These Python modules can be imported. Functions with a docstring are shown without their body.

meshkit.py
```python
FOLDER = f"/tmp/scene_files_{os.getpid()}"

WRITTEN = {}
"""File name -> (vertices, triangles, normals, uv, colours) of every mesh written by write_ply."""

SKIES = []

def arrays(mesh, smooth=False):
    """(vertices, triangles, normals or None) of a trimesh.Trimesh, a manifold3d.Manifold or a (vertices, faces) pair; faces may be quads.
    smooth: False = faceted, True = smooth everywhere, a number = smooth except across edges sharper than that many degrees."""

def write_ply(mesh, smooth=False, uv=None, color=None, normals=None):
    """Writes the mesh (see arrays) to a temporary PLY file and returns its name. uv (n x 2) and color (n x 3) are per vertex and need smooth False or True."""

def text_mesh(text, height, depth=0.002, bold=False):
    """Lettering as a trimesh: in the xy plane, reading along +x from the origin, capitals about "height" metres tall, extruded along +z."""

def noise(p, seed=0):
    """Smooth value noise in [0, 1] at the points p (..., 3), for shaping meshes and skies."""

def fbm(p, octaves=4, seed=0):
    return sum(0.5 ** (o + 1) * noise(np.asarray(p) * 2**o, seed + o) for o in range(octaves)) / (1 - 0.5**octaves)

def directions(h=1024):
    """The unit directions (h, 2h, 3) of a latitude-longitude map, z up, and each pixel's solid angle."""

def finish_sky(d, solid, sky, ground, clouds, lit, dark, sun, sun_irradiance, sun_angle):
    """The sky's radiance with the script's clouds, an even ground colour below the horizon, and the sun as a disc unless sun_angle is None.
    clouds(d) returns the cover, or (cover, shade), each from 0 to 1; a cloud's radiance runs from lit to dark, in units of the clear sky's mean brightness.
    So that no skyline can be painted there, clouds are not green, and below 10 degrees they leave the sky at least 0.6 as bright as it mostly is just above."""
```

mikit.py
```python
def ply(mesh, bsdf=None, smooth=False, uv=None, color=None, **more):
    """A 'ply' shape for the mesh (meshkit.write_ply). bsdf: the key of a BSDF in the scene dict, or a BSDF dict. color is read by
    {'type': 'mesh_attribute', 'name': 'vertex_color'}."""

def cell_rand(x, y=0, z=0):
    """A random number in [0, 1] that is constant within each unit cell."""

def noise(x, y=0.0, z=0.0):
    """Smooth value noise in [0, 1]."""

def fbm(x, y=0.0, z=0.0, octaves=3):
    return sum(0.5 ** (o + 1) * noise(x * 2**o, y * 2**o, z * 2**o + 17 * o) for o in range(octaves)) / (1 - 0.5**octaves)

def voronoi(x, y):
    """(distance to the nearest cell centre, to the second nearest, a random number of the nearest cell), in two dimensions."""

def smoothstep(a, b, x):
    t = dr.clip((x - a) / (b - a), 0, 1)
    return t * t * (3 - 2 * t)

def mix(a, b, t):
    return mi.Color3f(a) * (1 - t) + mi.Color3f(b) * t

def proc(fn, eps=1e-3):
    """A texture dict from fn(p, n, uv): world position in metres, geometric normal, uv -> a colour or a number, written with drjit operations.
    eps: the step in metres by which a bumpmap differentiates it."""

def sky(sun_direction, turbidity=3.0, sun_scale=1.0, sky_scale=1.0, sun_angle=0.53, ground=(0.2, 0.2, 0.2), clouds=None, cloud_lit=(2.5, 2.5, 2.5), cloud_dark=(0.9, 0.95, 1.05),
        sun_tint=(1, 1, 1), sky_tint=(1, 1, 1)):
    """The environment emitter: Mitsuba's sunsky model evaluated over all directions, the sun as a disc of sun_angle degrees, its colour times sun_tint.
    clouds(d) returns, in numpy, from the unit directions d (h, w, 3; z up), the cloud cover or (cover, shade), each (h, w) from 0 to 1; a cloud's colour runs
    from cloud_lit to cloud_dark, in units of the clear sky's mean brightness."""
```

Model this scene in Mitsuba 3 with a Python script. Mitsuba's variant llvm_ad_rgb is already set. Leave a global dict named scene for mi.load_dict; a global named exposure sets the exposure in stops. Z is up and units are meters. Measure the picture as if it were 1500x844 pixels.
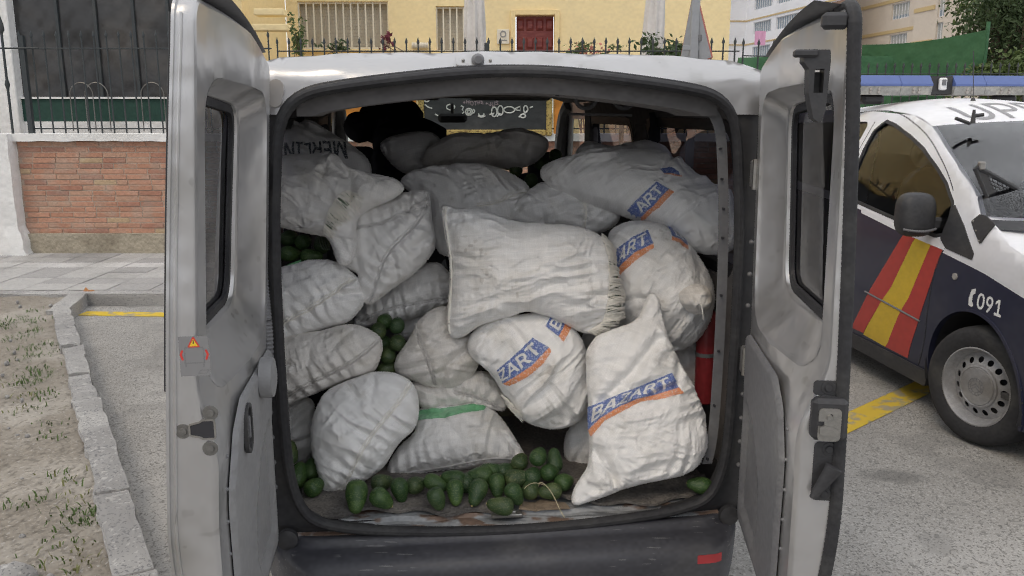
import math, random
import numpy as np, trimesh, shapely, drjit as dr, mitsuba as mi
import mikit, meshkit
from mikit import proc, noise, fbm, voronoi, cell_rand, smoothstep, mix
from shapely.geometry import Polygon, Point, box as sbox, LineString
from scipy.spatial import Delaunay
from scipy.interpolate import splprep, splev, RegularGridInterpolator
import scipy.sparse as sp, scipy.sparse.linalg as spl
random.seed(7); rng = np.random.default_rng(7)
scene, labels = {}, {}
# ------------------------------------------------------------------ camera, sky, exposure
PITCH, FOC, ZC = math.radians(11.6), 1250.0, 1.74
T = mi.ScalarTransform4f
scene['camera'] = dict(type='perspective', fov=2 * math.degrees(math.atan(750 / FOC)), fov_axis='x', near_clip=0.05, far_clip=500.0,
    to_world=T().look_at(origin=[0, 0, ZC], target=[0, math.cos(PITCH), ZC - math.sin(PITCH)], up=[0, 0, 1]))
scene['sky'] = mikit.sky([-0.35, -0.55, 0.75], turbidity=4, sun_scale=0.14, sun_angle=24, clouds=lambda d: (np.full(d.shape[:2], 1.0), 0.25 + 0.3 * meshkit.fbm(d * 3.0, 3, 5)),
    cloud_lit=(2.45, 2.5, 2.6), cloud_dark=(1.75, 1.8, 1.9), ground=(0.24, 0.24, 0.24))
exposure = 2.12
# ------------------------------------------------------------------ pixel of the 1500 x 844 photograph -> real point
cP, sP = math.cos(PITCH), math.sin(PITCH)
CAM = np.array([0, 0, ZC])
def ray(px, py):
    a, b = (px - 750) / FOC, (py - 422) / FOC
    return np.array([a, cP - b * sP, -sP - b * cP])
def atY(px, py, y):
    d = ray(px, py); return CAM + d * y / d[1]
def atZ(px, py, z=0.0):
    d = ray(px, py); return CAM + d * (z - ZC) / d[2]
def proj(p):
    q = np.atleast_2d(p) - CAM
    dep = q[:, 1] * cP - q[:, 2] * sP
    return np.stack([750 + FOC * q[:, 0] / dep, 422 + FOC * (-q[:, 1] * sP - q[:, 2] * cP) / dep], 1)
def hit(S, px, py, g):
    """parameters (a, b) of the surface S that is seen at a pixel (Newton)"""
    x = np.array(g, float)
    for _ in range(25):
        e = 2e-3
        b = S(np.array([x, x + [e, 0], x + [0, e]])); q = proj(b)
        J = np.stack([(q[1] - q[0]) / e, (q[2] - q[0]) / e], 1)
        try: dx = np.linalg.solve(J + 1e-6 * np.eye(2), np.array([px, py]) - q[0])
        except np.linalg.LinAlgError: break
        n = np.linalg.norm(dx)
        x = x + dx * min(1, 0.12 / max(n, 1e-9))
        if n < 1e-4: break
    return x
# ------------------------------------------------------------------ scene helpers
used = set()
def nk(k):
    if k not in used: used.add(k); return k
    i = count.get(k, 0) + 1
    while f'{k}_{i:03d}' in used: i += 1
    count[k] = i; used.add(f'{k}_{i:03d}'); return f'{k}_{i:03d}'
count = {}
def thing(name, label, cat, group=None):
    k = nk(name); labels[k] = {'label': label, 'category': cat}
    if group: labels[k]['group'] = group
    return k
def put(key, mesh, mat, smooth=35, uv=None, **kw):
    scene[key] = mikit.ply(mesh, 'mat_' + mat, smooth, uv=uv, **kw); return key
def part(parent, name, mesh, mat, smooth=35, label=None, uv=None, kind=None):
    k = nk(parent + '__' + name); put(k, mesh, mat, smooth, uv)
    if label or kind:
        labels[k] = {}
        if label: labels[k]['label'] = label
        if kind: labels[k]['kind'] = kind
    return k
def one(name, label, cat, mesh, mat, smooth=35, group=None, uv=None, kind=None):
    k = thing(name, label, cat, group); put(k, mesh, mat, smooth, uv)
    if kind: labels[k]['kind'] = kind
    return k
def struct(name, mesh, mat, label, smooth=35, uv=None):
    k = nk(name); put(k, mesh, mat, smooth, uv); labels[k] = {'label': label, 'kind': 'structure', 'category': name.replace('_', ' ')}; return k
cat = trimesh.util.concatenate
def mk(v, f): return trimesh.Trimesh(np.asarray(v, float), np.asarray(f, int), process=False)
def box(c, s, R=None):
    m = trimesh.creation.box(extents=s)
    if R is not None: m.apply_transform(R)
    m.apply_translation(c); return m
def rotm(axis, deg): return trimesh.transformations.rotation_matrix(math.radians(deg), axis)
def bevel_box(c, s, b=0.004, R=None):
    """box with chamfered edges"""
    h = np.array(s) / 2; b = min(b, *(h * 0.9)); P = []
    for sx in (-1, 1):
        for sy in (-1, 1):
            for sz in (-1, 1):
                q = np.array([sx, sy, sz]) * h
                for k in range(3):
                    w = q - np.array([sx, sy, sz]) * b; w[k] = q[k]; P.append(w)
    m = trimesh.convex.convex_hull(np.array(P))
    if R is not None: m.apply_transform(R)
    m.apply_translation(c); return m
def tube(P, r, n=8, closed=False, flat=None, ref=(0, 0, 1)):
    """sweep of an (elliptical) section along a polyline; r number or list; flat = second radius"""
    P = np.asarray(P, float); N = len(P)
    t = (np.roll(P, -1, 0) - np.roll(P, 1, 0)) if closed else np.gradient(P, axis=0)
    t /= np.linalg.norm(t, axis=1, keepdims=True) + 1e-12
    a = np.cross(t, np.array(ref, float)); bad = np.linalg.norm(a, axis=1) < 0.05
    a[bad] = np.cross(t[bad], [0.3, 1, 0.1]); a /= np.linalg.norm(a, axis=1, keepdims=True)
    b = np.cross(t, a); r = np.broadcast_to(r, (N,)); r2 = r if flat is None else np.broadcast_to(flat, (N,))
    g = np.arange(n) * 2 * np.pi / n
    V = P[:, None] + (r[:, None] * np.cos(g))[..., None] * a[:, None] + (r2[:, None] * np.sin(g))[..., None] * b[:, None]
    M = N if closed else N - 1; F = []
    for i in range(M):
        j = (i + 1) % N
        for k in range(n):
            l = (k + 1) % n; F += [[i*n+k, j*n+k, j*n+l], [i*n+k, j*n+l, i*n+l]]
    V = V.reshape(-1, 3)
    if not closed:
        V = np.vstack([V, P[0], P[-1]]); c0, c1 = len(V) - 2, len(V) - 1
        for k in range(n):
            l = (k + 1) % n; F += [[c0, k, l], [c1, (N-1)*n+l, (N-1)*n+k]]
    return mk(V, F)
def lathe(prof, n=24, cap=True):
    """profile [(radius, height)] round z"""
    prof = np.asarray(prof, float); g = np.arange(n) * 2 * np.pi / n; V = []; F = []
    for r, z in prof: V += [[r * math.cos(x), r * math.sin(x), z] for x in g]
    for i in range(len(prof) - 1):
        for k in range(n):
            l = (k + 1) % n; F += [[i*n+k, i*n+l, (i+1)*n+l], [i*n+k, (i+1)*n+l, (i+1)*n+k]]
    return mk(V, F)
def frame(o, x, y, z):
    m = np.eye(4); m[:3, 0], m[:3, 1], m[:3, 2], m[:3, 3] = x, y, z, o; return m
def grid(P):
    """(n, m, 3) grid of points -> mesh"""
    n, m = P.shape[:2]; i, j = np.meshgrid(np.arange(n - 1), np.arange(m - 1), indexing='ij'); q = (i * m + j).ravel()
    return mk(P.reshape(-1, 3), np.vstack([np.stack([q, q + m, q + m + 1], 1), np.stack([q, q + m + 1, q + 1], 1)]))
def area2(P, t): a, b = P[t[:, 1]] - P[t[:, 0]], P[t[:, 2]] - P[t[:, 0]]; return a[:, 0] * b[:, 1] - a[:, 1] * b[:, 0]
def tri2d(poly, h):
    """triangulated polygon (holes allowed) with points about h apart"""
    poly = poly.buffer(0)
    if poly.geom_type != 'Polygon': poly = max(poly.geoms, key=lambda g: g.area)
    B = []
    for ring in [poly.exterior, *poly.interiors]:
        n = max(4, int(math.ceil(ring.length / h)))
        pts = [np.array(ring.coords)[:-1]]
        c = np.array(ring.coords)
        for p, q in zip(c[:-1], c[1:]):
            k = int(np.linalg.norm(q - p) / h)
            if k > 0: pts.append(p + (q - p) * (np.arange(1, k + 1) / (k + 1))[:, None])
        B.append(np.vstack(pts))
    B = np.vstack(B); x0, y0, x1, y1 = poly.bounds
    xs, ys = np.meshgrid(np.arange(x0, x1, h), np.arange(y0, y1, h * 0.87)); xs[1::2] += h / 2
    I = np.stack([xs.ravel(), ys.ravel()], 1)
    inner = poly.buffer(-0.45 * h)
    I = I[shapely.contains_xy(inner, I[:, 0], I[:, 1])] if not inner.is_empty else I[:0]
    P = np.unique(np.round(np.vstack([B, I]), 6), axis=0)
    if len(P) < 4: return P, np.array([[0, 1, 2]])
    t = Delaunay(P, qhull_options='QJ Qbb').simplices; c = P[t].mean(1)
    ar = area2(P, t)
    t = t[shapely.contains_xy(poly.buffer(1e-5), c[:, 0], c[:, 1]) & (np.abs(ar) > 1e-9)]
    ar = area2(P, t)
    t[ar < 0] = t[ar < 0][:, ::-1]
    u, inv = np.unique(t, return_inverse=True)
    return P[u], inv.reshape(-1, 3)
def edges_once(t):
    e = np.vstack([t[:, [0, 1]], t[:, [1, 2]], t[:, [2, 0]]]); key = np.sort(e, 1)
    _, idx, n = np.unique(key, axis=0, return_index=True, return_counts=True); return e[idx[n == 1]]
def slab(poly, h, fn, c0, c1):
    """polygon (a, b) made solid between c0 and c1 by fn(a, b, c) -> points"""
    P, t = tri2d(poly, h); n = len(P); o = np.ones(n)
    V = np.vstack([fn(P[:, 0], P[:, 1], c0 * o), fn(P[:, 0], P[:, 1], c1 * o)]); e = edges_once(t)
    F = np.vstack([t[:, ::-1], t + n, np.stack([e[:, 0], e[:, 1], e[:, 1] + n], 1), np.stack([e[:, 0], e[:, 1] + n, e[:, 0] + n], 1)])
    return mk(V, F)
def spline(P, n=80, closed=False, s=0.0):
    P = np.asarray(P, float)
    if closed: P = np.vstack([P, P[:1]])
    tck, _ = splprep(P.T, s=s, per=closed, k=min(3, len(P) - 1)); return np.array(splev(np.linspace(0, 1, n, endpoint=not closed), tck)).T
def rpoly(pts, r=0.02):
    """polygon with rounded corners"""
    p = Polygon(pts); return p.buffer(-r, join_style=2).buffer(2 * r, quad_segs=6).buffer(-r, quad_segs=6) if r else p
def flat_text(s, h=1.0, bold=True):
    """2D triangles of lettering: points scaled to 0..1 in both directions, triangles, aspect"""
    m = meshkit.text_mesh(s, h, 0.01, bold); top = np.all(np.abs(m.vertices[m.faces][:, :, 2] - 0.01) < 1e-6, axis=1)
    v, f = trimesh.remesh.subdivide_to_size(m.vertices, m.faces[top], 0.12 * h); v = v[:, :2]
    lo, hi = v.min(0), v.max(0); return (v - lo) / (hi - lo), f, (hi - lo)[0] / (hi - lo)[1]
# ------------------------------------------------------------------ materials
def mat(name, color, rough=0.5, spec=0.5, metal=0.0, bump=None, bscale=0.001, eps=1e-3, **kw):
    b = dict(type='principled', base_color=color if isinstance(color, dict) else dict(type='rgb', value=list(color)), roughness=rough, metallic=metal, specular=spec, **kw)
    if bump is not None: b = dict(type='bumpmap', arbitrary=proc(bump, eps), scale=bscale, bsdf=b)
    scene['mat_' + name] = dict(type='twosided', bsdf=b); return name
def speck(c, amt=0.15, f=40.0, f2=3.0, c2=None, w2=0.3):
    """colour with grain and broad patches"""
    def fn(p, n, uv):
        g = 1 + amt * (noise(p.x * f, p.y * f, p.z * f) * 2 - 1) + amt * 0.7 * (noise(p.x * f * 3.1, p.y * f * 3.1, p.z * f * 3.1) * 2 - 1)
        k = smoothstep(0.45, 0.75, fbm(p.x * f2, p.y * f2, p.z * f2, 4))
        return mix(c, c2 if c2 is not None else c, k * w2 * 2) * g
    return proc(fn)
# ------------------------------------------------------------------ materials of the vehicles
def silver_fn(p, n, uv):
    d = smoothstep(0.5, 0.8, fbm(p.x * 9, p.y * 9, p.z * 5, 4)); s = smoothstep(0.72, 0.82, noise(p.x * 55, p.y * 55, p.z * 38))
    k = mix((0.53, 0.525, 0.525), (0.39, 0.385, 0.37), d * 0.8)
    return mix(k, (0.22, 0.21, 0.195), s * d * 0.6)
def dent(p, n, uv): return fbm(p.x * 3.3, p.y * 3.3, p.z * 3.3, 2) + 0.05 * noise(p.x * 30, p.y * 30, p.z * 30)
mat('silver_paint', proc(silver_fn), 0.27, 0.5, 0.70, dent, 0.028, 4e-3, clearcoat=0.25, clearcoat_gloss=0.6)
mat('plastic_grey', speck((0.15, 0.15, 0.158), 0.08, 60, 4, (0.19, 0.19, 0.19), 0.3), 0.55, 0.4, 0, lambda p, n, uv: noise(p.x * 700, p.y * 700, p.z * 700), 0.0003, 5e-4)
mat('plastic_trim', speck((0.24, 0.24, 0.245), 0.06, 60, 4, (0.28, 0.28, 0.275), 0.3), 0.55, 0.4)
mat('plastic_black', speck((0.035, 0.035, 0.038), 0.15, 70, 6, (0.06, 0.058, 0.055), 0.35), 0.5, 0.45)
def scuff(p, n, uv):
    s = smoothstep(0.80, 0.86, noise(p.x * 14 + p.z * 60, p.y * 160, p.z * 160)) * smoothstep(0.5, 0.62, noise(p.x * 5, p.y * 5, p.z * 5))
    g = 1 + 0.16 * (noise(p.x * 90, p.y * 90, p.z * 90) * 2 - 1)
    return mix(mix((0.045, 0.046, 0.055), (0.075, 0.075, 0.08), smoothstep(0.5, 0.75, fbm(p.x * 5, p.y * 9, p.z * 9, 3)) * 0.6), (0.22, 0.22, 0.22), s * 0.35) * g
mat('bumper_plastic', proc(scuff), 0.42, 0.5, 0, lambda p, n, uv: noise(p.x * 500, p.y * 500, p.z * 500), 0.0004, 6e-4)
mat('rubber', speck((0.028, 0.028, 0.031), 0.2, 90, 8, (0.05, 0.05, 0.05), 0.3), 0.6, 0.35)
mat('lining', speck((0.13, 0.125, 0.125), 0.15, 30, 3), 0.85, 0.2)
mat('dark_cloth', speck((0.030, 0.030, 0.033), 0.2, 60, 4), 0.9, 0.15)
mat('steel', speck((0.33, 0.32, 0.30), 0.12, 120, 9, (0.25, 0.22, 0.19), 0.35), 0.4, 0.5, 0.8)
mat('red_lens', (0.36, 0.03, 0.035), 0.2, 0.5, clearcoat=0.6)
mat('red_paint', speck((0.27, 0.03, 0.036), 0.1, 60, 6, (0.16, 0.03, 0.03), 0.4), 0.35, 0.5)
mat('lamp_grey', (0.33, 0.31, 0.29), 0.3, 0.5)
scene['mat_tinted_glass'] = dict(type='thindielectric', int_ior=1.5, specular_transmittance=dict(type='rgb', value=[0.24, 0.24, 0.27]))
scene['mat_dark_glass'] = dict(type='thindielectric', int_ior=1.36, specular_transmittance=dict(type='rgb', value=[0.20, 0.20, 0.225]))
scene['mat_clear_glass'] = dict(type='thindielectric', int_ior=1.5, specular_transmittance=dict(type='rgb', value=[0.85, 0.88, 0.86]))
def sill_fn(p, n, uv):
    r = smoothstep(0.50, 0.62, fbm(p.x * 14, p.y * 22, p.z * 14, 4)); w = smoothstep(0.55, 0.7, fbm(p.x * 6 + 9, p.y * 60, p.z * 9, 3))
    return mix(mix((0.30, 0.31, 0.32), (0.13, 0.135, 0.14), w), (0.15, 0.085, 0.05), r * 0.85) * (0.85 + 0.3 * noise(p.x * 120, p.y * 120, p.z * 120))
mat('worn_sill', proc(sill_fn), 0.55, 0.4, 0.1)
def mat_fn(p, n, uv):
    return mix((0.105, 0.098, 0.093), (0.17, 0.155, 0.14), smoothstep(0.45, 0.7, fbm(p.x * 8, p.y * 8, 0, 4))) * (0.6 + 0.8 * noise(p.x * 180, p.y * 180, p.z * 180))
mat('ribbed_mat', proc(mat_fn), 0.9, 0.2, 0, lambda p, n, uv: noise(p.x * 110, p.y * 110, 0) + 0.4 * noise(p.x * 300, p.y * 300, 0), 0.004, 1e-3)
mat('dull_steel', speck((0.20, 0.195, 0.185), 0.15, 120, 9, (0.12, 0.11, 0.10), 0.4), 0.45, 0.5, 0.7)
mat('white_print', (0.72, 0.72, 0.72), 0.4)
mat('black_print', (0.03, 0.03, 0.035), 0.4)
mat('yellow_print', (0.75, 0.50, 0.03), 0.4)
mat('red_print', (0.55, 0.05, 0.04), 0.4)
# ------------------------------------------------------------------ the van: local u to the right, v forward, z up
VO = np.array([0.008, 2.504, 0.0]); VT = math.radians(6.6)
vh = np.array([-math.sin(VT), math.cos(VT), 0.0]); vr = np.array([math.cos(VT), math.sin(VT), 0.0]); vz = np.array([0, 0, 1.0])
def VAN(u, v, z):
    u, v, z = np.broadcast_arrays(np.asarray(u, float), np.asarray(v, float), np.asarray(z, float))
    return VO + u[..., None] * vr + v[..., None] * vh + z[..., None] * vz
VM = frame(VO, vr, vh, vz)
def inv(m): m = m.copy(); m.apply_transform(VM); return m
van = thing('van', 'dented silver grey van with both rear doors swung open, loaded with sacks', 'van')
HWZ = np.array([0.18, 0.45, 0.9, 1.25, 1.5, 1.7, 1.80, 1.86, 1.895]); HWU = np.array([0.84, 0.89, 0.90, 0.88, 0.855, 0.825, 0.80, 0.765, 0.66])
hw = lambda z: np.interp(z, HWZ, HWU)
right = [(0, 1.866), (.12, 1.863), (.25, 1.852), (.40, 1.835), (.52, 1.818), (.60, 1.796), (.65, 1.755), (.675, 1.70), (.690, 1.6), (.702, 1.45), (.708, 1.3), (.711, 1.05), (.708, .80), (.70, .66), (.68, .57), (.64, .505), (.57, .475), (.4, .452), (.2, .440), (0, .436)]
OPEN = np.array(right + [(-u, z) for u, z in right[-2:0:-1]])
OPENS = spline(OPEN, 200, True)
open_poly = Polygon(OPENS)
body = Polygon([(u, z) for u, z in zip(HWU[1:], HWZ[1:])] + [(.35, 1.910), (0, 1.915), (-.35, 1.910)] + [(-u, z) for u, z in zip(HWU[1:][::-1], HWZ[1:][::-1])])
body = body.buffer(-.02).buffer(.02)
bow = lambda u: 0.035 * (np.abs(u) / 0.85) ** 2
def rear(u, z, c): return VAN(u, c + bow(u), z)
ring = body.difference(open_poly.buffer(0.0))
header = ring.intersection(sbox(-2, 1.735, 2, 3)); jambs = ring.intersection(sbox(-2, .43, 2, 1.735))
part(van, 'rear_header', slab(header, .03, lambda u, z, c: VAN(u, c + bow(u) + 0.10 * np.clip((z - 1.83) / .09, 0, 1) ** 2, z + 0.004 * np.sin(u * 9) * np.sin(u * 23)), 0.0, .05), 'silver_paint', 50)
for g in getattr(jambs, 'geoms', [jambs]):
    part(van, 'door_jamb', slab(g, .04, lambda u, z, c: VAN(u, c + bow(u) + .02 * (np.abs(u) > .76), z), 0.012, .06), 'plastic_black', 40)
# the seal round the opening, a soft bulb with a lip
ins = lambda d: np.array(open_poly.buffer(-d).exterior.segmentize(.015).coords)[:-1]
q = ins(.012); part(van, 'door_seal', cat([tube(rear(q[:, 0], q[:, 1], -.012), .0155, 10, True, .019, ref=vh), tube(rear(ins(.0)[:, 0], ins(.0)[:, 1], .0), .009, 8, True)]), 'rubber')
fl = open_poly.buffer(-.02).difference(open_poly.buffer(-.052))
part(van, 'jamb_flange', slab(fl.intersection(sbox(.02, .60, 1, 1.82)).geoms[0] if fl.intersection(sbox(.02, .60, 1, 1.82)).geom_type != 'Polygon' else fl.intersection(sbox(.02, .60, 1, 1.82)), .02, lambda u, z, c: rear(u, z, c), .055, .062), 'plastic_grey', 40)
fls = fl.intersection(sbox(.02, .60, 1, 1.82))
for g in list(getattr(fls, 'geoms', []))[1:]: part(van, 'jamb_flange', slab(g, .02, lambda u, z, c: rear(u, z, c), .055, .062), 'plastic_grey', 40)
fh = open_poly.buffer(-.02).difference(open_poly.buffer(-.07)).intersection(sbox(-.62, 1.73, .62, 2))
part(van, 'header_lining', slab(fh, .03, lambda u, z, c: rear(u, z, c), .03, .30), 'lining', 40)
for k in range(12):
    z = .62 + k * .092; u = np.interp(z, [.5, .66, 1.05, 1.45, 1.7], [.62, .66, .672, .662, .635])
    part(van, 'flange_hole', inv(box([u, .07, z], [.006, .012, .006])), 'black_print') if k % 2 == 0 or k > 8 else None
# body sides with window openings (v, z)
V1 = 4.62
side_out = Polygon([(0.0, .32), (0.0, 1.86), (3.35, 1.86), (3.75, 1.75), (4.05, 1.42), (V1 - .35, 1.08), (V1, .85), (V1, .35), (4.2, .28), (3.0, .28)])
arch = lambda v: Point(v, .33).buffer(.36, quad_segs=8)
side_out = side_out.difference(arch(.95)).difference(arch(3.9)).buffer(0)
wins = [rpoly([(.30, 1.17), (.30, 1.70), (1.38, 1.70), (1.38, 1.17)], .07), rpoly([(1.66, 1.17), (1.66, 1.70), (2.62, 1.70), (2.62, 1.17)], .07), rpoly([(2.84, 1.15), (2.84, 1.70), (3.42, 1.70), (3.78, 1.30), (3.80, 1.15)], .05)]
wall2d = side_out
for wn in wins: wall2d = wall2d.difference(wn)
for s in (-1, 1):
    fn = lambda v, z, c, s=s: VAN(s * (hw(z) - c - .10 * np.clip((v - 3.6) / 1.1, 0, 1) ** 2), v + .04, z)
    part(van, 'body_side', slab(wall2d, .09, fn, 0.0, .012), 'silver_paint', 35)
    inner = sbox(.03, .44, 2.72, 1.80)
    for wn in wins[:2]: inner = inner.difference(wn.buffer(-.0).buffer(.015))
    part(van, 'side_lining', slab(inner, .09, lambda v, z, c, s=s: VAN(s * (np.minimum(hw(z), .86) - .035 - c), v + .06, z), 0, .012), 'lining', 35)
    for i, wn in enumerate(wins):
        part(van, 'side_window', slab(wn.buffer(.012), .2, fn, .004, .0045), 'tinted_glass' if i < 2 else 'clear_glass', False)
        if i < 2: part(van, 'window_seal', slab(wn.buffer(.02).difference(wn.buffer(-.022)), .06, lambda v, z, c, s=s: VAN(s * (hw(z) - c), v + .04, z), .008, .05), 'rubber', 40)
    part(van, 'window_divider', inv(box([s * .85, 2.18, 1.44], [.02, .03, .54])), 'rubber')
    part(van, 'centre_pillar', inv(bevel_box([s * .805, 1.52, 1.3], [.05, .24, 1.0], .02)), 'lining')
    part(van, 'centre_pillar', inv(bevel_box([s * .80, 2.73, 1.3], [.06, .2, 1.0], .02)), 'lining')
    P = np.array([[s * .79, 3.42, 1.80], [s * .785, 3.62, 1.72], [s * .80, 3.85, 1.48], [s * .82, 4.12, 1.18]])
    part(van, 'windscreen_pillar', tube(VAN(*spline(P, 14).T), .045, 8), 'lining')
    P = np.array([[s * .765, 1.25, 1.74], [s * .77, 1.23, 1.5], [s * .765, 1.27, 1.28], [s * .775, 1.25, 1.0]])
    part(van, 'seat_belt', tube(VAN(*spline(P, 20).T), .024, 6, flat=.004), 'dark_cloth')
    part(van, 'belt_buckle', inv(bevel_box([s * .75, 1.27, 1.50], [.03, .05, .16], .01, rotm([1, 0, 0], 25 * s))), 'plastic_black')
    w = inv(tube([[s * .60, .95, .33], [s * .83, .95, .33]], .33, 28)); w2 = inv(tube([[s * .60, 3.9, .33], [s * .83, 3.9, .33]], .33, 28))
    part(van, 'wheel', w, 'rubber'); part(van, 'wheel', w2, 'rubber')
roof2d = sbox(-.82, .04, .82, 3.42)
crown = lambda u: np.interp(np.abs(u), [0, .35, .60, .70, .77, .80, .82], [1.915, 1.910, 1.900, 1.888, 1.858, 1.80, 1.74])
part(van, 'roof', slab(roof2d, .05, lambda u, v, c: VAN(u, v + .02, crown(u) - c - .03 * np.clip((.25 - v) / .25, 0, 1) ** 2), -.003, .012), 'silver_paint', 35)
part(van, 'roof_lining', slab(sbox(-.76, .07, .76, 3.40), .1, lambda u, v, c: VAN(u, v, np.minimum(crown(u) - .045, 1.855 - .0 * u) - c), 0, .012), 'lining', 35)
part(van, 'load_floor', inv(cat([box([0, 1.42, .45], [1.66, 2.7, .03]), box([0, 3.3, .40], [1.66, 1.3, .03])])), 'plastic_black')
ws = lambda a, b, c: VAN(a * (.76 + .05 * b), 3.42 + .72 * b + .06 * (1 - a ** 2) + c * .8, 1.875 - .70 * b + c)
part(van, 'windscreen', slab(sbox(-1, 0, 1, 1), .2, ws, 0, .0005), 'clear_glass', False)
part(van, 'bonnet', grid(np.array([[VAN(u, v, z - .05 * u * u) for u in np.linspace(-.84, .84, 9)] for v, z in spline([(4.0, 1.17), (4.25, 1.10), (4.5, .95), (4.66, .80)], 8)])), 'silver_paint')
part(van, 'front_panel', inv(cat([bevel_box([0, 4.64, .55], [1.7, .12, .55], .05), bevel_box([0, 4.70, .42], [1.74, .16, .26], .06)])), 'bumper_plastic')
part(van, 'dashboard', inv(bevel_box([0, 3.95, 1.0], [1.56, .42, .32], .08)), 'plastic_black')
for s in (-1, 1): part(van, 'sun_visor', inv(bevel_box([s * .38, 3.47, 1.838], [.55, .10, .03], .012)), 'lining')
part(van, 'cab_header', inv(bevel_box([0, 3.40, 1.862], [1.5, .12, .05], .02)), 'lining')
def cushion(cx, cv, cz, sx, sv, sz, tilt=12):
    m = trimesh.creation.icosphere(3); v = m.vertices; v = np.sign(v) * np.abs(v) ** .55; m.vertices = v / np.abs(v).max(0) * np.array([sx, sv, sz]) / 2
    m.apply_transform(rotm([1, 0, 0], -tilt)); m.apply_translation([cx, cv, cz]); return inv(m)
for cx in (-.45, .12, .52):
    part(van, 'seat_back', cushion(cx, 2.95, 1.02, .46, .16, .70), 'dark_cloth')
    part(van, 'seat', cushion(cx, 3.2, .68, .48, .5, .2, 0), 'dark_cloth')
    if cx != .12: part(van, 'headrest', cushion(cx - (.16 if cx < 0 else 0), 2.84, 1.43 if cx < 0 else 1.39, .20, .11, .22), 'dark_cloth')
mp = VAN(.02, 3.45, 1.69)
mi_ = part(van, 'rear_view_mirror', inv(bevel_box([-.017, 3.45, 1.705], [.20, .04, .062], .018)), 'plastic_black')
part(mi_, 'stalk', inv(tube([[-.017, 3.47, 1.72], [-.017, 3.49, 1.80]], .012, 8)), 'plastic_black')
for u in (.42, .58): part(van, 'ceiling_handle', inv(tube(spline([[u - .035, 1.05, 1.82], [u - .035, 1.05, 1.775], [u, 1.05, 1.758], [u + .035, 1.05, 1.775], [u + .035, 1.05, 1.82]], 14), .009, 7)), 'plastic_trim')
part(van, 'ceiling_rail', inv(tube([[.35, 1.07, 1.735], [.62, 1.07, 1.73]], .006, 6)), 'plastic_trim')
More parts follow.
